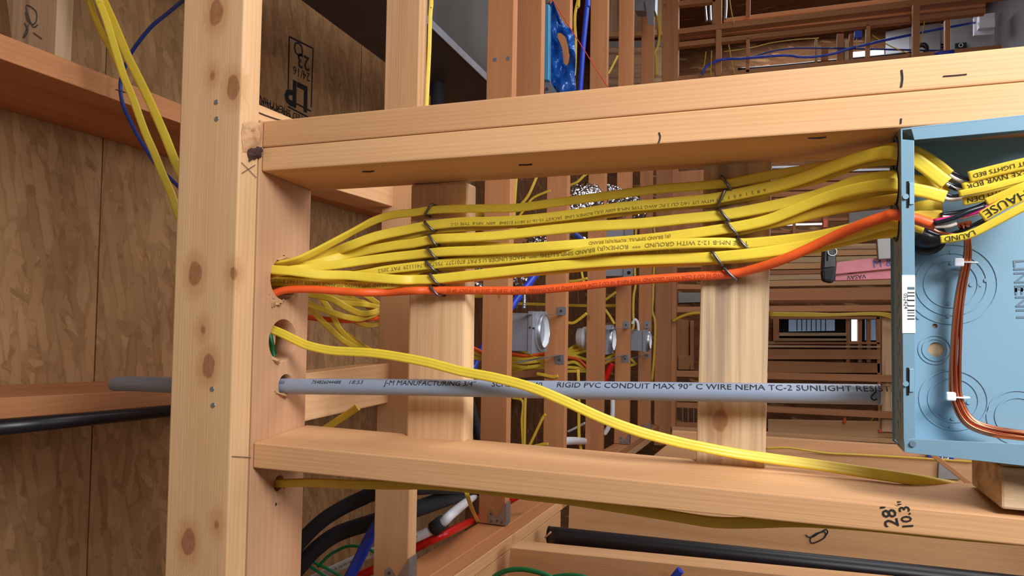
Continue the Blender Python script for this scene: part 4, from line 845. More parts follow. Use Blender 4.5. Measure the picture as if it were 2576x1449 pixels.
# inner window far off
tag(plank('window_5', [(1960, 803), (2206, 802), (2206, 858), (1960, 858)], 7.27, 'dark', .03, bevel=0), kind='structure')
w5 = bpy.data.objects['window_5']
plank('pane', [(1984, 804), (2100, 804), (2100, 832), (1984, 834)], 7.26, 'litd', .01, w5, bevel=0)
for k in range(7): plank('muntin', [(2004+k*12, 804), (2006+k*12, 804), (2006+k*12, 832), (2004+k*12, 832)], 7.25, 'dark', .01, w5, bevel=0)
plank('bright_pane', [(2142, 804), (2156, 804), (2156, 858), (2142, 858)], 7.25, 'lit', .01, w5, bevel=0); plank('pane', [(2176, 804), (2206, 804), (2206, 856), (2176, 856)], 7.255, 'litd', .01, w5, bevel=0)
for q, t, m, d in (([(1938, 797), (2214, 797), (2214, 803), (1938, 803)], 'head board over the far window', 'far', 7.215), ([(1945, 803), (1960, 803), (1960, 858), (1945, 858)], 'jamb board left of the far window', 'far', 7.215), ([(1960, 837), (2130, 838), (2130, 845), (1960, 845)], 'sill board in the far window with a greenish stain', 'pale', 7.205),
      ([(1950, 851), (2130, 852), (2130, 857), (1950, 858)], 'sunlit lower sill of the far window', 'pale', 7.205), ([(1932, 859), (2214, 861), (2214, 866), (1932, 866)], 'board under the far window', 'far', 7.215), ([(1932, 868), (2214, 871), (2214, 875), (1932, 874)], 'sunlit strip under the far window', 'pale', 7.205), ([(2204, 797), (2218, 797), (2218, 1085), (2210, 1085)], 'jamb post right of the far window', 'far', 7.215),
      ([(1932, 908), (2214, 914), (2214, 938), (1932, 938)], 'broad knotty board above the conduit end', 'far', 7.215), ([(1932, 878), (2214, 880), (2214, 904), (1932, 904)], 'dark board under the sunlit strip', 'joist', 7.21)):
    seg('trim_board', q, d, m, t, 'board', .05)
for x0, t in ((2128, 'post right of the far window panes, first'), (2158, 'post right of the far window panes, second'), (2180, 'post right of the far window panes, third')): seg('post', [(x0, 803), (x0+11, 803), (x0+10, 912), (x0, 912)], 7.225, 'far', t, 'post', .05)
seg('post', [(2219, 795), (2262, 795), (2262, 1088), (2218, 1086)], 5.57, 'pale', 'pale post standing close to the panel side', 'post', .06)
for q, t, d in (([(1932, 1056), (2640, 1070), (2640, 1110), (1932, 1094)], 'knotty shaded board below the last partition stud', 5.62), ([(1690, 1074), (2640, 1126), (2640, 1138), (1690, 1084)], 'narrow board below the shaded knotty one', 5.4), ([(1690, 1085), (2640, 1146), (2640, 1173), (1690, 1117)], 'upper of three boards between the grey-stained block and the panel corner', 3.4), ([(1680, 1118), (2640, 1174), (2640, 1240), (1640, 1150)], 'wide pale board with knots above the lone cable', 3.35), ([(1600, 1150), (2640, 1241), (2640, 1262), (1600, 1172)], 'dim board just above the lower stud', 3.38)):
    seg('long_board', q, d, 'studb', t, 'board', .04)
cable('electrical_cable', [(1926, 1128, 3.33), (1975, 1126, 3.33), (2010, 1130, 3.33), (2080, 1140, 3.33), (2160, 1144, 3.33), (2300, 1152, 3.33), (2450, 1162, 3.33)], .009, 0, 'yellowd', 'thin yellow cable stapled along the wide pale board')
for pts, t in (([(1930, 1076, 6.3), (2000, 1074, 6.3), (2060, 1078, 6.3), (2140, 1086, 6.3), (2180, 1070, 6.3), (2198, 1050, 6.3)], 'faint yellow cable drooping across the shaded knotty board'), ([(2166, 1086, 6.3), (2190, 1066, 6.0), (2204, 1050, 5.7), (2224, 1036, 5.56)], 'second faint yellow cable rising beside the pale post')): cable('electrical_cable', pts, .007, 0, 'yellowd', t)
for q, t in (([(2122, 1050), (2129, 1050), (2129, 1066), (2122, 1066)], 'upper orange flag, left of the pale post'), ([(2212, 1080), (2222, 1080), (2222, 1088), (2212, 1088)], 'orange flag at the foot of the pale post')): seg('orange_flag', q, 5.58, 'orange', t, 'flag', .01)
seg('carton', [(2335, 1130), (2400, 1130), (2400, 1164), (2335, 1164)], 3.36, 'blue', 'blue carton with a white barcode sticker below the panel', 'carton', .03)
cb = bpy.data.objects['carton']; plank('sticker', [(2369, 1142), (2387, 1142), (2387, 1156), (2369, 1156)], 3.357, 'label', .004, cb, bevel=0)
for k in range(4): plank('barcode_bar', [(2373+k*3, 1144), (2374.5+k*3, 1144), (2374.5+k*3, 1153), (2373+k*3, 1153)], 3.354, 'ink', .001, cb, bevel=0)
seg('brace', [(2316, 1128), (2336, 1128), (2720, 1430), (2700, 1430)], 2.6, 'far', 'diagonal brace passing below the panel corner', 'brace', .04)
seg('shade_sheet', [(2362, 1164), (2420, 1206), (2362, 1206), (2360, 1206)], 3.325, 'grey', 'grey three-cornered sheet behind the diagonal brace', 'sheet', .02)
# left of the grey-stained block, beyond the last joist
for q, t, d, m in (([(1700, 660), (1780, 660), (1780, 672), (1700, 674)], 'stub board beyond the partition plate under the sixth cable', PD, 'far'), ([(1700, 432), (1780, 426), (1780, 610), (1700, 612)], 'dark plywood sheet filling the partition bay behind the cables', 7.24, 'joist'), ([(1706, 736), (1770, 736), (1770, 760), (1706, 762)], 'grey roof slope seen through the partition bay', 7.24, 'grey'), ([(1704, 800), (1732, 806), (1732, 925), (1704, 925)], 'brown panel standing in the partition bay', 7.27, 'joist'), ([(1736, 806), (1745, 806), (1745, 930), (1736, 930)], 'thin post in the partition bay', 7.24, 'far'), ([(1706, 895), (1738, 895), (1734, 930), (1706, 930)], 'small box low in the partition bay', 7.235, 'far'),
                   ([(1692, 1062), (1760, 1064), (1760, 1078), (1690, 1078)], 'rail across the foot of the partition bay', PD, 'far')):
    seg('bay_board', q, d, m, t, 'board', .03)
for k in range(3): seg('wire_rack_bar', [(1716+k*14, 1022), (1718+k*14, 1022), (1718+k*14, 1064), (1716+k*14, 1064)], 5.5, 'galv', ('first', 'second', 'third')[k]+' upright wire of the small rack left of the grey-stained block', 'rack bar', .01)

# ================================================================== in the ceiling space
def yc(pts, D, r, label, mat='yellowd', cat='cable', name='electrical_cable', flat=True):
    q = [(p[0], p[1], p[2] if len(p) > 2 else D) for p in pts]
    return cable(name, q, r*2, r*.95 if flat else 0, mat, label, cat)
def tube(pts, D, r, mat, label, cat='pipe', name='pipe'):
    q = [(p[0], p[1], p[2] if len(p) > 2 else D) for p in pts]; return cable(name, q, r*2, 0, mat, label, cat)
# above the ribbon board
ub = 'yellow'
slant = yc([(95, -420), (238, -30), (248, 0), (264, 41), (280, 91), (294, 137), (312, 194), (335, 250), (364, 330), (386, 380), (408, 435), (430, 485), (444, 529), (462, 570)], 1.04, .0072, 'longest of the yellow cables slanting down to the ribbon board, printed', 'yellow')
yc([(105, -400), (247, -30), (260, 0), (287, 61), (323, 146), (364, 228), (410, 330), (441, 407), (470, 470)], 1.07, .0085, 'broad yellow cable slanting beside the printed one above the ribbon board', 'yellow')
yc([(80, -420), (212, -30), (224, 0), (241, 50), (262, 96), (280, 125), (300, 170)], 1.09, .0065, 'shadowed yellow cable slipping behind the two slanting ones', 'yellowd')
print_on(slant, 'E15648-19 15 15 40:11 318 10/21/18', .03, .0065)
bcab = cable('data_cable', [(760, -190, 1.08), (500, -25, 1.10), (460, 2, 1.12), (421, 34, 1.14), (382, 66, 1.15), (348, 107, 1.16), (326, 141, 1.17), (306, 194, 1.18), (303, 228, 1.185), (310, 266, 1.185), (323, 296, 1.18), (345, 340, 1.17), (370, 380, 1.16), (395, 416, 1.15), (442, 463, 1.14), (480, 500, 1.13)], .0082, 0, 'bluec', 'dark blue cable in a wide arc behind the slanting yellow ones', 'cable')
staple((290, 225), (314, 232), 'steel staple holding the dark blue cable to the deck joist', 1.176, .0012, 1.20)
bpy.data.objects['cable_staple.014']['group'] = '' if False else 'lone staple'
tag(sweep('pipe', np.array([PX_(-60, 1082, -1.37), PX_(200, 1056, -1.37), PX_(500, 1026, -1.37)]), round_section(.0148, 20), 'black'), 'black pipe hung under the deck joist, running behind the ribbon board', 'pipe')
yc([(600, 150), (607, 200), (612, 235), (612, 262)], .98, .0045, 'sliver of green cable showing beside the ribbon board', 'green', flat=False)
yc([(660, 790), (676, 832), (684, 868), (692, 905), (700, 940)], .957, .0042, 'green wire inside the second drilled hole', 'green', flat=False)
# tangle between plate and first joist
g = [([(760, 732), (782, 741), (833, 752), (873, 774), (907, 788), (935, 787), (958, 779), (985, 770)], .0070, 'yellow', 'upper thick strand of the tangle below the orange cable'),
     ([(760, 756), (782, 768), (831, 785), (873, 798), (907, 802), (935, 793), (959, 781), (985, 772)], .0066, 'yellow', 'printed strand dipping through the middle of the tangle'),
     ([(765, 762), (782, 779), (816, 813), (859, 853), (893, 873), (918, 882), (960, 890)], .0062, 'yellow', 'lower strand slanting down out of the tangle toward the lone cable'),
     ([(800, 735), (814, 757), (833, 785), (853, 825), (879, 853), (913, 878), (940, 895)], .0062, 'yellow', 'steep strand crossing the lower slanting one in the tangle'),
     ([(870, 838), (884, 850), (918, 873), (941, 883), (958, 878), (985, 865)], .0052, 'yellowd', 'strand end curling beside the first joist at the bottom of the tangle'),
     ([(840, 758), (853, 761), (887, 764), (930, 768), (958, 775), (985, 782)], .0062, 'yellow', 'nearly level strand near the top of the tangle'),
     ([(815, 738), (831, 744), (887, 757), (918, 762), (941, 776), (970, 792)], .0058, 'yellowd', 'thin strand under the level one in the tangle'),
     ([(905, 735), (927, 747), (961, 771), (985, 785)], .0066, 'yellow', 'short strand in the upper corner of the tangle by the first joist'),
     ([(870, 796), (893, 808), (918, 817), (941, 818), (961, 808), (985, 795)], .0058, 'yellowd', 'strand sagging below the second orange cable in the tangle'),
     ([(860, 742), (890, 752), (925, 772), (950, 788)], .0055, 'yellowd', 'half hidden strand behind the level one in the tangle')]
for i, (p, r, m, t) in enumerate(g): yc([(a, b, np.interp(a, (860, 950), (1.29+.012*i, 1.485+.006*i))) for a, b in p], 0, r, t, m)
yc([(760, 797), (782, 799), (816, 803), (859, 806), (901, 805, 1.40), (958, 799, 1.53), (985, 795, 1.53)], 1.345, .0062, 'second orange cable, running through the tangle behind the drilled plate', 'orange', flat=False)
yc([(755, 1118), (777, 1105), (825, 1074), (873, 1043), (900, 1024)], 1.20, .0072, 'short slanting yellow cable under the flat pale beam', 'yellowd')
yc([(1090, -520), (1085, -20), (1085, 0), (1082, 52), (1080, 124), (1076, 207), (1073, 270), (1071, 300)], 1.44, .0046, 'yellow cable clipped along the edge of the first joist', 'yellow')
tube([(1101, 200), (1101, 235), (1100, 290)], 2.5, .028, 'rubber', 'black stub of hose in the dark bay behind the doubled stud', 'hose', 'hose')
# blue pipes, hoses, white and red pipes
tube([(860, 1490, 1.50), (881, 1449, 1.50), (903, 1407, 1.50), (936, 1342, 1.50), (1000, 1240, 1.50), (1050, 1160, 1.62), (1175, 955, 2.15), (1211, 880, 2.25), (1289, 768, 2.42), (1349, 688, 2.55), (1371, 650, 2.62), (1420, 590, 2.8), (1452, 560, 2.9)], 2, .0135, 'blue', 'bright blue pipe rising from beside the white pipe to behind the yellow fan')
tube([(1488, -520), (1479, -20), (1478, 0), (1467, 116), (1461, 204), (1458, 240)], 3.05, .0115, 'blue', 'bright blue pipe hanging left of the fourth joist at the top')
tube([(1446, 588), (1456, 596), (1468, 606)], 3.1, .012, 'bluec', 'short blue pipe end behind the fourth cable')
tube([(720, 1420), (756, 1364), (808, 1312), (862, 1277), (914, 1252), (944, 1241), (1047, 1226), (1130, 1225, 1.7), (1202, 1231, 2.14), (1260, 1245, 2.18)], 1.56, .0185, 'rubber', 'upper of two black foam hoses arching behind the first joist', 'hose', 'hose')
tube([(720, 1470), (756, 1424), (794, 1382), (849, 1343), (941, 1312), (1047, 1280), (1120, 1255, 1.72), (1175, 1238, 2.0), (1230, 1225, 2.18)], 1.60, .0205, 'rubber', 'lower and thicker black foam hose beside the white pipe', 'hose', 'hose')
wp = tube([(770, 1468), (805, 1449), (936, 1391), (1042, 1354), (1104, 1322), (1140, 1290, 1.70), (1202, 1239, 2.12), (1250, 1198, 2.16)], 1.668, .0125, 'white', 'printed white pipe slanting behind the first joist with a black clamp')
print_on(wp, 'PE-X  100 PSI 180F  POTABLE  CTS-OD  SDR-9  ASTM  F876  F877', .10, .0085, 'pen', sx=1.2)
pA, pB = P(1090, 1332, 1.665), P(1116, 1312, 1.665); sweep('clamp', np.array([pA, (pA+pB)/2, pB]), round_section(.019, 14), 'rubber', wp)
tube([(870, 1463), (903, 1449), (936, 1434), (1042, 1380), (1130, 1338, 1.72), (1202, 1303, 2.13), (1289, 1255, 2.17), (1311, 1243, 2.2), (1350, 1220, 2.25)], 1.69, .0112, 'red', 'red pipe running beside the white one along the carrying beam')
tube([(1172, 980), (1180, 1002), (1192, 1050), (1207, 1110), (1216, 1150)], 2.2, .0165, 'rubber', 'black hose dropping between the clean block and the second joist', 'hose', 'hose')
yc([(1166, 1215), (1169, 1225), (1177, 1250), (1188, 1282, 1.8), (1202, 1312, 2.05), (1213, 1330, 2.12)], 1.58, .0052, 'thin yellow cable hanging in front of the white pipe', 'yellowd')
for p, t in (([(800, 1425), (825, 1400), (843, 1388), (876, 1374), (914, 1377), (950, 1392)], 'green wire arching between the lower hose and the blue pipe'), ([(770, 1420), (786, 1429), (811, 1446), (830, 1460)], 'left one of two green wires at the bottom by the plate'), ([(780, 1405), (797, 1418), (830, 1434), (860, 1452)], 'right one of two green wires at the bottom by the plate')): yc(p, 1.64, .0040, t, 'green', 'wire', 'ground_wire', False)
yc([(1225, 1470), (1246, 1449), (1273, 1436), (1307, 1432), (1339, 1436), (1378, 1448), (1420, 1470)], 1.75, .0062, 'green wire arching up at the bottom edge, left of the drain pipe', 'green', 'wire', 'ground_wire', False)
yc([(1370, 1460), (1400, 1450), (1440, 1447), (1480, 1456), (1500, 1485)], 1.75, .0055, 'second green wire just showing at the bottom edge', 'green', 'wire', 'ground_wire', False)
tube([(1680, 1475), (1700, 1448), (1712, 1434)], 1.7, .009, 'blue', 'blue pipe tip poking up at the bottom edge')
# wall of studs below the carrying beam, with the drain pipe
hexa('wall_plate', [(-.83, .95, -.678), (-.745, .95, -.678), (-.745, .95, -.83), (-.83, .95, -.83)], [(-.83, 2.68, -.766), (-.745, 2.68, -.766), (-.745, 2.68, -.93), (-.83, 2.68, -.93)], 'studb', None, (0, 1, 0)); lbl(bpy.data.objects['wall_plate'], 'plate over the open stud bay that holds the black drain pipe', 'plate')
lbl(plank('wall_stud', [(1284, 1378), (2700, 1518), (2700, 1800), (1260, 1640)], 1.98, 'studb', .075, axis=(1, 0, 0)), 'near stud of the drain pipe bay, with a thin lit edge', 'stud')
lbl(plank('wall_stud', [(1432, 1262), (2700, 1380), (2700, 1620), (1424, 1460)], 2.69, 'studb', .04, axis=(1, 0, 0)), 'broad stud face behind the black drain pipe, below the lower stud', 'stud')
dp = tube([(1381, 1345), (1600, 1369), (1800, 1391), (2200, 1434), (2700, 1489)], 2.36, .0285, 'black', 'thick black drain pipe lying in the open stud bay at the bottom')
e0, e1 = P(1381, 1345, 2.36), P(1600, 1369, 2.36); ring('rim', e0, e0-e1, .0262, .0290, .002, 'rubber', dp); disc('bore', e0+nrm(e0-e1)*.0005, e0-e1, .026, .0005, 'dark', dp)
lbl(rod('wood_sliver', P(1371, 1353, 2.31), P(1386, 1338, 2.31), .003, 'rawwood', n=6), 'pale wood sliver stuck in the mouth of the drain pipe', 'sliver')
sfx = strokes(bpy.data.objects['wall_stud.011'] if False else dp, 'scribble', [[P(a, b, 2.328) for a, b in ((2038, 1353), (2046, 1356), (2058, 1346), (2072, 1340))]], .0001)
bpy.data.objects.remove(sfx)
lasso = [P(a, b, 2.686) for a, b in ((2026, 1345), (2034, 1351), (2046, 1350), (2062, 1340), (2074, 1338), (2076, 1350), (2058, 1362), (2042, 1366), (2038, 1356), (2050, 1344), (2066, 1338), (2078, 1332), (2082, 1340), (2074, 1350))]
for o in bpy.data.objects:
    if o.get('label', '').startswith('broad stud face behind'): strokes(o, 'resin_scar', [lasso], .0022)

# recessed can lights between the joists
def lathe(name, c, prof, mat, parent, n=32):
    vs = [(c[0]+x, c[1]+r*math.sin(a), c[2]+r*math.cos(a)) for x, r in prof for a in np.linspace(0, 2*math.pi, n, endpoint=False)]
    fs = [(i*n+j, i*n+(j+1) % n, (i+1)*n+(j+1) % n, (i+1)*n+j) for i in range(len(prof)-1) for j in range(n)]
    return mk(name, vs, fs, mat, parent, smooth=True)
def can_light(px, py, D, r, label, jd, br1, br2, flex=True, box=True):
    c = P(px, py, D); e = empty('recessed_light', c, label, 'recessed light')
    if box:
        bx('housing', (c[0]-.105, c[0]-.028), (D-.078, D+.075), (c[2]-r*1.18, c[2]+r*1.08), 'can', e, bevel=.002)
        bx('trim_plate', (c[0]-.030, c[0]-.012), (D-.085, D+.085), (c[2]-r*1.3, c[2]+r*1.2), 'can', e, bevel=.001)
    ring('flange', (c[0]-.012, c[1], c[2]), (1, 0, 0), r*.98, r*1.22, .006, 'can', e, 36)
    lathe('collar', c, [(-.012, r*1.04), (.006, r*1.04), (.008, r*1.0), (.006, r*.97), (-.012, r*.97)], 'galv', e)
    lathe('cup', c, [(.005, r*.97), (-.03, r*.93), (-.062, r*.85), (-.064, .001)], 'canw', e)
    q = c+np.array((-.058, .01, r*.45)); bx('socket', (q[0]-.002, q[0]+.014), (q[1]-.012, q[1]+.012), (q[2]-.014, q[2]+.014), 'can', e); disc('screw', c+np.array((-.060, .01, -r*.1)), (1, 0, 0), .005, .004, 'steel', e, 10)
    for k, (b, zz) in enumerate(((br1, 1), (br2, -1))):
        x0, y0, x1, y1 = b; f = [P(x0, y0, jd-.0025), P(x1, y0, jd-.0025), P(x1, y1, jd-.0025), P(x0, y1, jd-.0025)]
        br = hexa('bracket', f, [p+np.array((0, .002, 0)) for p in f], 'galv', e, (1, 0, 0), .0004); disc('screw', (f[0]+f[1]+f[2]+f[3])/4-np.array((0, .001, 0)), (0, -1, 0), .0055, .004, 'steel', br, 10)
        zb = f[2][2] if k == 0 else f[0][2]; xb_ = (f[0][0]*.4+f[1][0]*.6)
        bx('hanger_bar', (xb_-.011, xb_+.006), (D-.31 if k == 0 else D-.2, jd-.001), (zb-.0012, zb+.0012), 'galv', e, axis=(0, 1, 0), bevel=0)
    return e, c
e, c = can_light(1367, 833.5, 2.40, .0585, 'largest grey recessed can light, its white mouth facing down, between second and third joist', JD[2], (1400, 772, 1424, 792), (1396, 892, 1419, 917))
fl_, _ = px_path([(1318, 775, 2.36), (1319, 755, 2.36), (1317, 738, 2.38), (1308, 722, 2.42)], 10); sweep('flexible_conduit', fl_, round_section(.0062, 10), 'galv', e, radii=1+.18*np.sin(np.arange(len(fl_))*2.1))
for a, b in ((1300, 773), (1317, 777), (1334, 824), (1343, 826)): disc('knob', P(a, b, 2.318), (0, -1, 0), .004, .004, 'steel', e, 8)
can_light(1542, 852.5, 3.76, .062, 'recessed can light half hidden by the fourth joist', JD[4], (1567, 808, 1583, 826), (1564, 892, 1582, 912))
e, c = can_light(1634, 856, 4.52, .056, 'smallest recessed can light, before the last joist', JD[5], (1620, 808, 1635, 826), (1622, 889, 1635, 901))
fl_, _ = px_path([(1606, 832, 4.5), (1604, 812, 4.5), (1597, 804, 4.5), (1590, 815, 4.5)], 8); sweep('flexible_conduit', fl_, round_section(.009, 10), 'white', e)
c = P(1478, 850, 3.517); e = empty('recessed_light', c, 'can light of which only the white rim shows left of the fourth joist', 'recessed light'); lathe('cup', c, [(.0, .052), (-.05, .048), (-.06, .001)], 'canw', e); lathe('collar', c, [(-.02, .056), (.004, .056), (.006, .053), (-.02, .052)], 'canw', e)
# cables past the cans
for p, D, r, t in (([(1277, 901), (1287, 901), (1321, 904), (1367, 900), (1385, 899)], 2.81, .0075, 'top yellow strand of the bundle below the largest can'), ([(1277, 910), (1287, 910), (1321, 912), (1367, 906), (1385, 904)], 2.81, .0072, 'second yellow strand of the bundle below the largest can'), ([(1277, 896), (1300, 895), (1340, 897), (1385, 894)], 2.84, .0072, 'flat strand behind the orange one below the largest can'), ([(1277, 926), (1300, 928), (1340, 926), (1385, 922)], 2.84, .0075, 'low flat strand of the bundle below the largest can'), ([(1277, 906), (1310, 907), (1350, 904), (1385, 902)], 2.87, .0072, 'strand deep inside the bundle below the largest can'), ([(1277, 917), (1287, 918), (1321, 924), (1365, 919), (1385, 917)], 2.81, .0072, 'third yellow strand, sagging in the bundle below the largest can'),
                   ([(1280, 944), (1287, 939), (1310, 930), (1330, 922)], 2.81, .0068, 'strand breaking downward out of the bundle below the largest can'), ([(1300, 872), (1318, 884), (1338, 892)], 2.58, .0070, 'strand tucked close under the largest can'), ([(1310, 878), (1330, 886), (1350, 902), (1372, 920), (1401, 945)], 2.81, .0066, 'yellow cable slanting over the third joist below the largest can'),
                   ([(1404, 946), (1390, 948), (1366, 943), (1350, 940)], 2.70, .0064, 'stapled yellow cable end on the third joist below the slanting one'),
                   ([(1420, 885), (1428, 882), (1450, 869), (1468, 870), (1490, 874)], 3.57, .0085, 'uppermost strand of the fan between third and fourth joist'), ([(1420, 888), (1428, 886), (1448, 880), (1468, 875), (1490, 872)], 3.57, .0080, 'second strand of the fan between third and fourth joist'), ([(1420, 892), (1428, 891), (1452, 888), (1470, 883), (1490, 880)], 3.57, .0080, 'third strand of the fan between third and fourth joist'),
                   ([(1420, 893), (1428, 894), (1448, 896), (1468, 903), (1490, 912)], 3.57, .0075, 'fourth strand of the fan, above the orange cable between the joists'), ([(1420, 915), (1428, 913), (1445, 911), (1463, 921), (1485, 935)], 3.57, .0080, 'curling strand below the orange cable between third and fourth joist'), ([(1420, 925), (1428, 924), (1445, 925), (1465, 928), (1485, 930)], 3.57, .0080, 'level strand second from the bottom between third and fourth joist'), ([(1420, 934), (1428, 934), (1465, 934), (1485, 935)], 3.57, .0075, 'lowest level strand between third and fourth joist'),
                   ([(1165, 888), (1173, 886), (1195, 888), (1217, 896), (1235, 902)], 2.13, .0070, 'upper yellow strand between the clean block and second joist'), ([(1165, 896), (1173, 896), (1195, 900), (1217, 904), (1235, 906)], 2.13, .0070, 'lower yellow strand between the clean block and second joist'), ([(1165, 955), (1175, 954), (1200, 956), (1217, 958), (1235, 960)], 2.13, .0060, 'yellow strand just above the conduit behind the second joist'),
                   ([(1165, 744), (1175, 743), (1200, 744), (1217, 744), (1240, 746)], 2.2, .0075, 'yellow cable seen just under the orange one left of the second joist'),
                   ([(1520, 905), (1530, 900), (1545, 892), (1560, 884)], 4.26, .0085, 'strand below the half hidden can'), ([(1520, 915), (1532, 908), (1548, 905), (1562, 896)], 4.26, .0085, 'second strand below the half hidden can'), ([(1582, 900), (1592, 908), (1600, 918)], 5.0, .0095, 'strand below the smallest can'), ([(1580, 920), (1592, 918), (1602, 914)], 5.0, .0090, 'second strand below the smallest can')):
    yc(p, D, r, t, 'yellow' if r > .0071 else 'yellowd')
for p, D, r, t in (([(1277, 889), (1287, 891), (1321, 895), (1340, 893), (1367, 891), (1385, 890)], 2.81, .0068, 'orange cable in the bundle below the largest can'), ([(1420, 897), (1428, 898), (1452, 903), (1468, 917), (1485, 935)], 3.57, .0078, 'orange cable bending down between third and fourth joist'), ([(1165, 868), (1175, 870), (1200, 880), (1222, 892)], 2.13, .0062, 'orange cable between the clean block and second joist')): yc(p, D, r, t, 'orange', flat=False)
for p, D, r, t in (([(1285, 762), (1310, 764), (1372, 766), (1430, 768), (1473, 769), (1525, 769), (1550, 769)], 4.3, .0095, 'level yellow cable passing behind the joists above the largest can'), ([(1288, 1000), (1315, 1010), (1313, 1060), (1317, 1138)], 2.67, .0055, 'thin yellow cable hanging between second and third joist'), ([(1322, 990), (1320, 1060), (1319, 1140)], 2.67, .0055, 'twin of the thin hanging cable between second and third joist'), ([(1372, 1042), (1364, 1054), (1342, 1100), (1323, 1140)], 2.67, .0055, 'slanting thin cable meeting the hanging ones'),
                   ([(1454, 930), (1456, 985), (1456, 1035), (1457, 1101), (1466, 1155)], 3.37, .0075, 'yellow cable hanging between third and fourth joist'), ([(1428, 812), (1443, 812), (1460, 801), (1476, 788)], 3.37, .0070, 'loose cable hooking up between third and fourth joist'), ([(1522, 778), (1534, 795), (1546, 815)], 4.09, .0075, 'cable slanting down above the half hidden can'), ([(1522, 755), (1534, 746), (1550, 734)], 4.09, .0075, 'cable slanting up above the half hidden can'),
                   ([(1323, 1138), (1340, 1124), (1366, 1118), (1380, 1117)], 2.67, .0055, 'thin cable curling off toward the white pipe end'), ([(1428, 1130), (1440, 1136), (1452, 1148)], 3.37, .0060, 'cable curling down at the lower stud between third and fourth joist'), ([(1299, 440), (1298, 455), (1295, 500), (1293, 545), (1293, 600)], 2.67, .0065, 'yellow cable hanging beside the second joist behind the fan'), ([(1352, 440), (1347, 452), (1330, 490), (1311, 514), (1298, 525)], 2.67, .0058, 'bright yellow cable slanting behind the top cable of the fan'), ([(1385, 480), (1374, 483), (1340, 499), (1319, 527), (1306, 546), (1298, 575)], 2.6, .0045, 'thin yellow cable drooping behind the fan'),
                   ([(1478, 436), (1468, 443), (1452, 458), (1432, 467)], 3.37, .0065, 'yellow cable above the foil duct'), ([(1430, 708), (1452, 706), (1478, 700)], 3.37, .0065, 'level thin cable above the orange one between third and fourth joist'), ([(1462, 676), (1466, 698), (1472, 718)], 3.37, .0055, 'cable end poking down above the orange one'),
                   ([(1601, 560), (1600, 578), (1597, 675), (1599, 715), (1594, 745), (1593, 789), (1594, 818), (1586, 846)], 4.90, .0085, 'long yellow cable hanging left of the last joist'), ([(1641, 560), (1647, 594), (1643, 741), (1641, 781), (1648, 813), (1646, 887), (1640, 960)], 5.375, .0085, 'long yellow cable hanging right of the last joist'),
                   ([(1460, -420), (1456, -15), (1454, 0), (1447, 33), (1446, 66), (1448, 99), (1447, 149), (1445, 190)], 3.37, .0075, 'yellow cable hanging behind the blue torn film'), ([(1652, -300), (1649, -15), (1650, 0), (1655, 41), (1659, 83), (1655, 116), (1648, 132), (1651, 149), (1652, 190)], 5.3, .0095, 'yellow cable bowing out beside the partition plate at the top'), ([(1530, 186), (1540, 168), (1554, 140)], 4.105, .0065, 'slack cable across the lit boards between fourth and fifth joist')):
    yc(p, D, r, t, 'yellowd')
yc([(1177, 541), (1197, 540), (1222, 535), (1240, 530)], 2.13, .0075, 'cut yellow cable end left of the second joist behind the fan', 'yellow')
tube([(1300, 1130), (1350, 1133), (1360, 1126), (1420, 1110, 2.86), (1476, 1110, 3.54)], 2.83, .017, 'white', 'white pipe with a bend low between second and fourth joist'); tube([(1428, 1086), (1445, 1078), (1472, 1064)], 3.57, .006, 'white', 'thin white tube slanting between third and fourth joist'); tube([(1520, 1092), (1530, 1076), (1540, 1050), (1541, 990)], 4.08, .014, 'white', 'white pipe dropping between fourth and fifth joist'); tube([(1520, 960), (1526, 945), (1534, 925), (1540, 915)], 4.09, .018, 'red', 'red pipe left of the fifth joist above the conduit')
# crinkled flexible duct
dpth, _ = px_path([(1150, 690, 2.60), (1250, 692, 2.78), (1320, 672, 2.95), (1368, 622, 3.05), (1415, 560, 3.14), (1455, 512, 3.22), (1500, 497, 3.62), (1548, 508, 4.0), (1600, 530, 4.5)], 26)
fdm = sweep('flexible_duct', dpth, round_section(.076, 26), 'foil', radii=1+.07*np.sin(np.arange(len(dpth))*1.9)); lbl(fdm, 'crinkled foil duct winding behind the joists and the yellow fan', 'duct')
rs = np.random.RandomState(2)
for v in fdm.data.vertices: v.co += Vector(rs.randn(3)*.0035)
for p in fdm.data.polygons: p.use_smooth = False
vb = empty('vent_box', P(1560, 640, 3.85), 'grey sheet metal vent box between fourth and fifth joist', 'vent box')
plank('body', [(1522, 578), (1571, 576), (1568, 694), (1520, 695)], 3.85, 'can', .275, vb); plank('flange', [(1571, 572), (1594, 572), (1592, 704), (1568, 700)], 3.84, 'galv', .006, vb, bevel=0); disc('hole', P(1582, 686, 3.838), (0, -1, 0), .010, .001, 'dark', vb, 12)
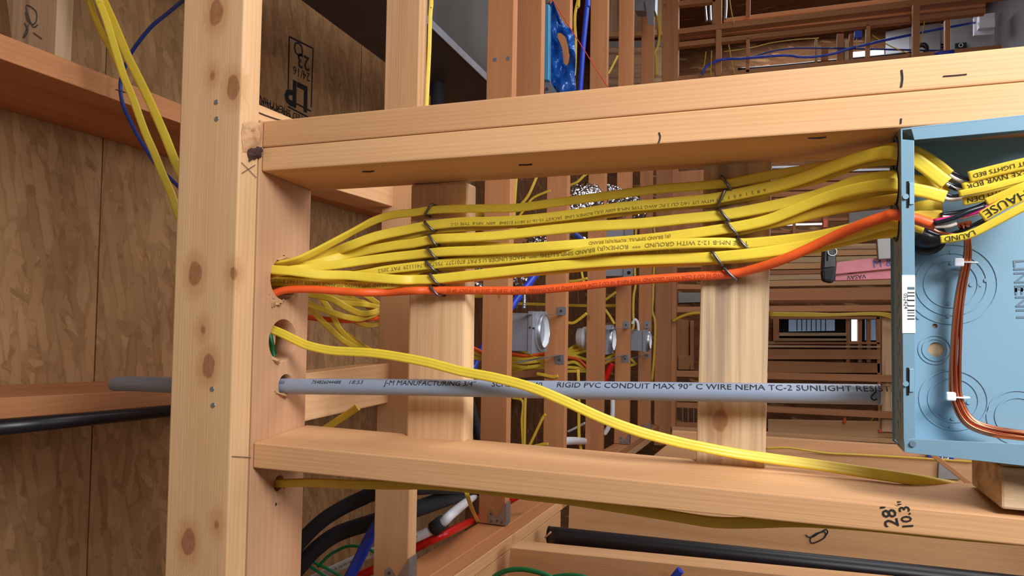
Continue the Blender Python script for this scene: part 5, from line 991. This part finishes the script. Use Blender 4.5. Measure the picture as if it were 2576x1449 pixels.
# register boot wrapped in blue film
rb = empty('register_boot', P(1375, 110, 2.5), 'metal register boot wrapped in torn blue film left of the blue pipe', 'register boot')
plank('rail', [(1364, 8), (1381, 10), (1381, 202), (1366, 200)], 2.48, 'tape', .03, rb, bevel=.003); plank('bracket', [(1369, 204), (1384, 204), (1404, 238), (1372, 240)], 2.5, 'galv', .004, rb, bevel=0); disc('screw', P(1376, 224, 2.497), (0, -1, 0), .006, .004, 'steel', rb, 10); plank('bracket', [(1366, -20), (1384, -20), (1380, 8), (1367, 8)], 2.5, 'galv', .004, rb, bevel=0)
O_ = [(250, 60), (300, 0), (345, 60), (370, 200), (450, 320), (510, 400), (600, 440), (640, 560), (640, 680), (655, 900), (640, 1200), (625, 1320), (690, 1340), (610, 1400), (370, 1430), (300, 1300), (250, 1180), (248, 900), (246, 600), (248, 300)]
H_ = [(380, 500), (430, 500), (500, 565), (535, 690), (560, 850), (545, 960), (512, 1000), (470, 960), (455, 880), (460, 800), (440, 700), (400, 640), (370, 570)]
def resamp(poly, n, cx=465, cy=760):
    p = [np.array(q, float) for q in poly]; out = []
    for k in range(n):
        a = 2*math.pi*k/n; d = np.array((math.cos(a), math.sin(a))); best = None
        for i in range(len(p)):
            q, r = p[i]-(cx, cy), p[(i+1) % len(p)]-(cx, cy); M_ = np.array([d, q-r]).T
            if abs(np.linalg.det(M_)) < 1e-9: continue
            t, s_ = np.linalg.solve(M_, q)
            if t > 0 and -1e-6 <= s_ <= 1+1e-6 and (best is None or t > best): best = t
        out.append(np.array((cx, cy))+d*best)
    return out
n = 60; a_, b_ = resamp(O_, n), resamp(H_, n); rs = np.random.RandomState(9); vs = []; R_ = 7
for k in range(R_+1):
    for i in range(n):
        q = b_[i]*(1-k/R_)+a_[i]*k/R_; wv = .016*math.sin(q[1]*.011+q[0]*.02)+.010*math.sin(q[0]*.035-q[1]*.013)+rs.randn()*.003
        vs.append(P(1340+q[0]/6.037, q[1]/6.037, 2.53+wv))
m_ = len(vs); vs2 = vs+[v+np.array((0, .0012, 0)) for v in vs]; fs = []
for k in range(R_):
    for i in range(n): a = k*n+i; b = k*n+(i+1) % n; fs += [(a, b, b+n, a+n), (m_+a, m_+a+n, m_+b+n, m_+b)]
for i in range(n): a, b = i, (i+1) % n; fs += [(a, m_+a, m_+b, b), (R_*n+a, R_*n+b, m_+R_*n+b, m_+R_*n+a)]
mk('film', vs2, fs, 'film', rb, smooth=True)
lbl(sweep('string_line', np.array([P(1100, -480, 2.46), P(1390, 0, 2.46), P(1449, 94, 2.46), P(1533, 226, 2.46)]), round_section(.0016, 6), 'string'), 'tight red string line crossing the blue film', 'string')
fb = empty('fixture_box', P(1620, 10, 4.6), 'galvanised box with a strap at the top, before the last joist', 'box'); plank('body', [(1596, -30), (1650, -30), (1648, 27), (1597, 27)], 4.62, 'galv', .1, fb); plank('strap', [(1622, 0), (1642, 0), (1646, 62), (1630, 62)], 4.60, 'galv', .004, fb, bevel=0)
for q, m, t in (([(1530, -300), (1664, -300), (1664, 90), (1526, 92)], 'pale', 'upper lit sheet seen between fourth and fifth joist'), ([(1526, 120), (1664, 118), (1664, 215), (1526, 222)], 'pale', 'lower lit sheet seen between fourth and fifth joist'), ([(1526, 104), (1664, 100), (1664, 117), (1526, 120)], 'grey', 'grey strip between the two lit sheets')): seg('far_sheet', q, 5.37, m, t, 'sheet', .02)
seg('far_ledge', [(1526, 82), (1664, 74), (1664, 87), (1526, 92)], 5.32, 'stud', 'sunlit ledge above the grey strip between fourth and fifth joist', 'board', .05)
for a, b, t in ((1470, 600, 'upper bright pinhole of daylight beside the fourth joist'), (1470, 653, 'lower bright pinhole of daylight beside the fourth joist')): lbl(disc('bright_lamp', P(a, b, JD[3]-.06), (0, -1, 0), .0072, .004, 'led', n=14), t.replace('pinhole of daylight', 'round lamp'), 'lamp')  # glowing discs stand in for daylight peeking through
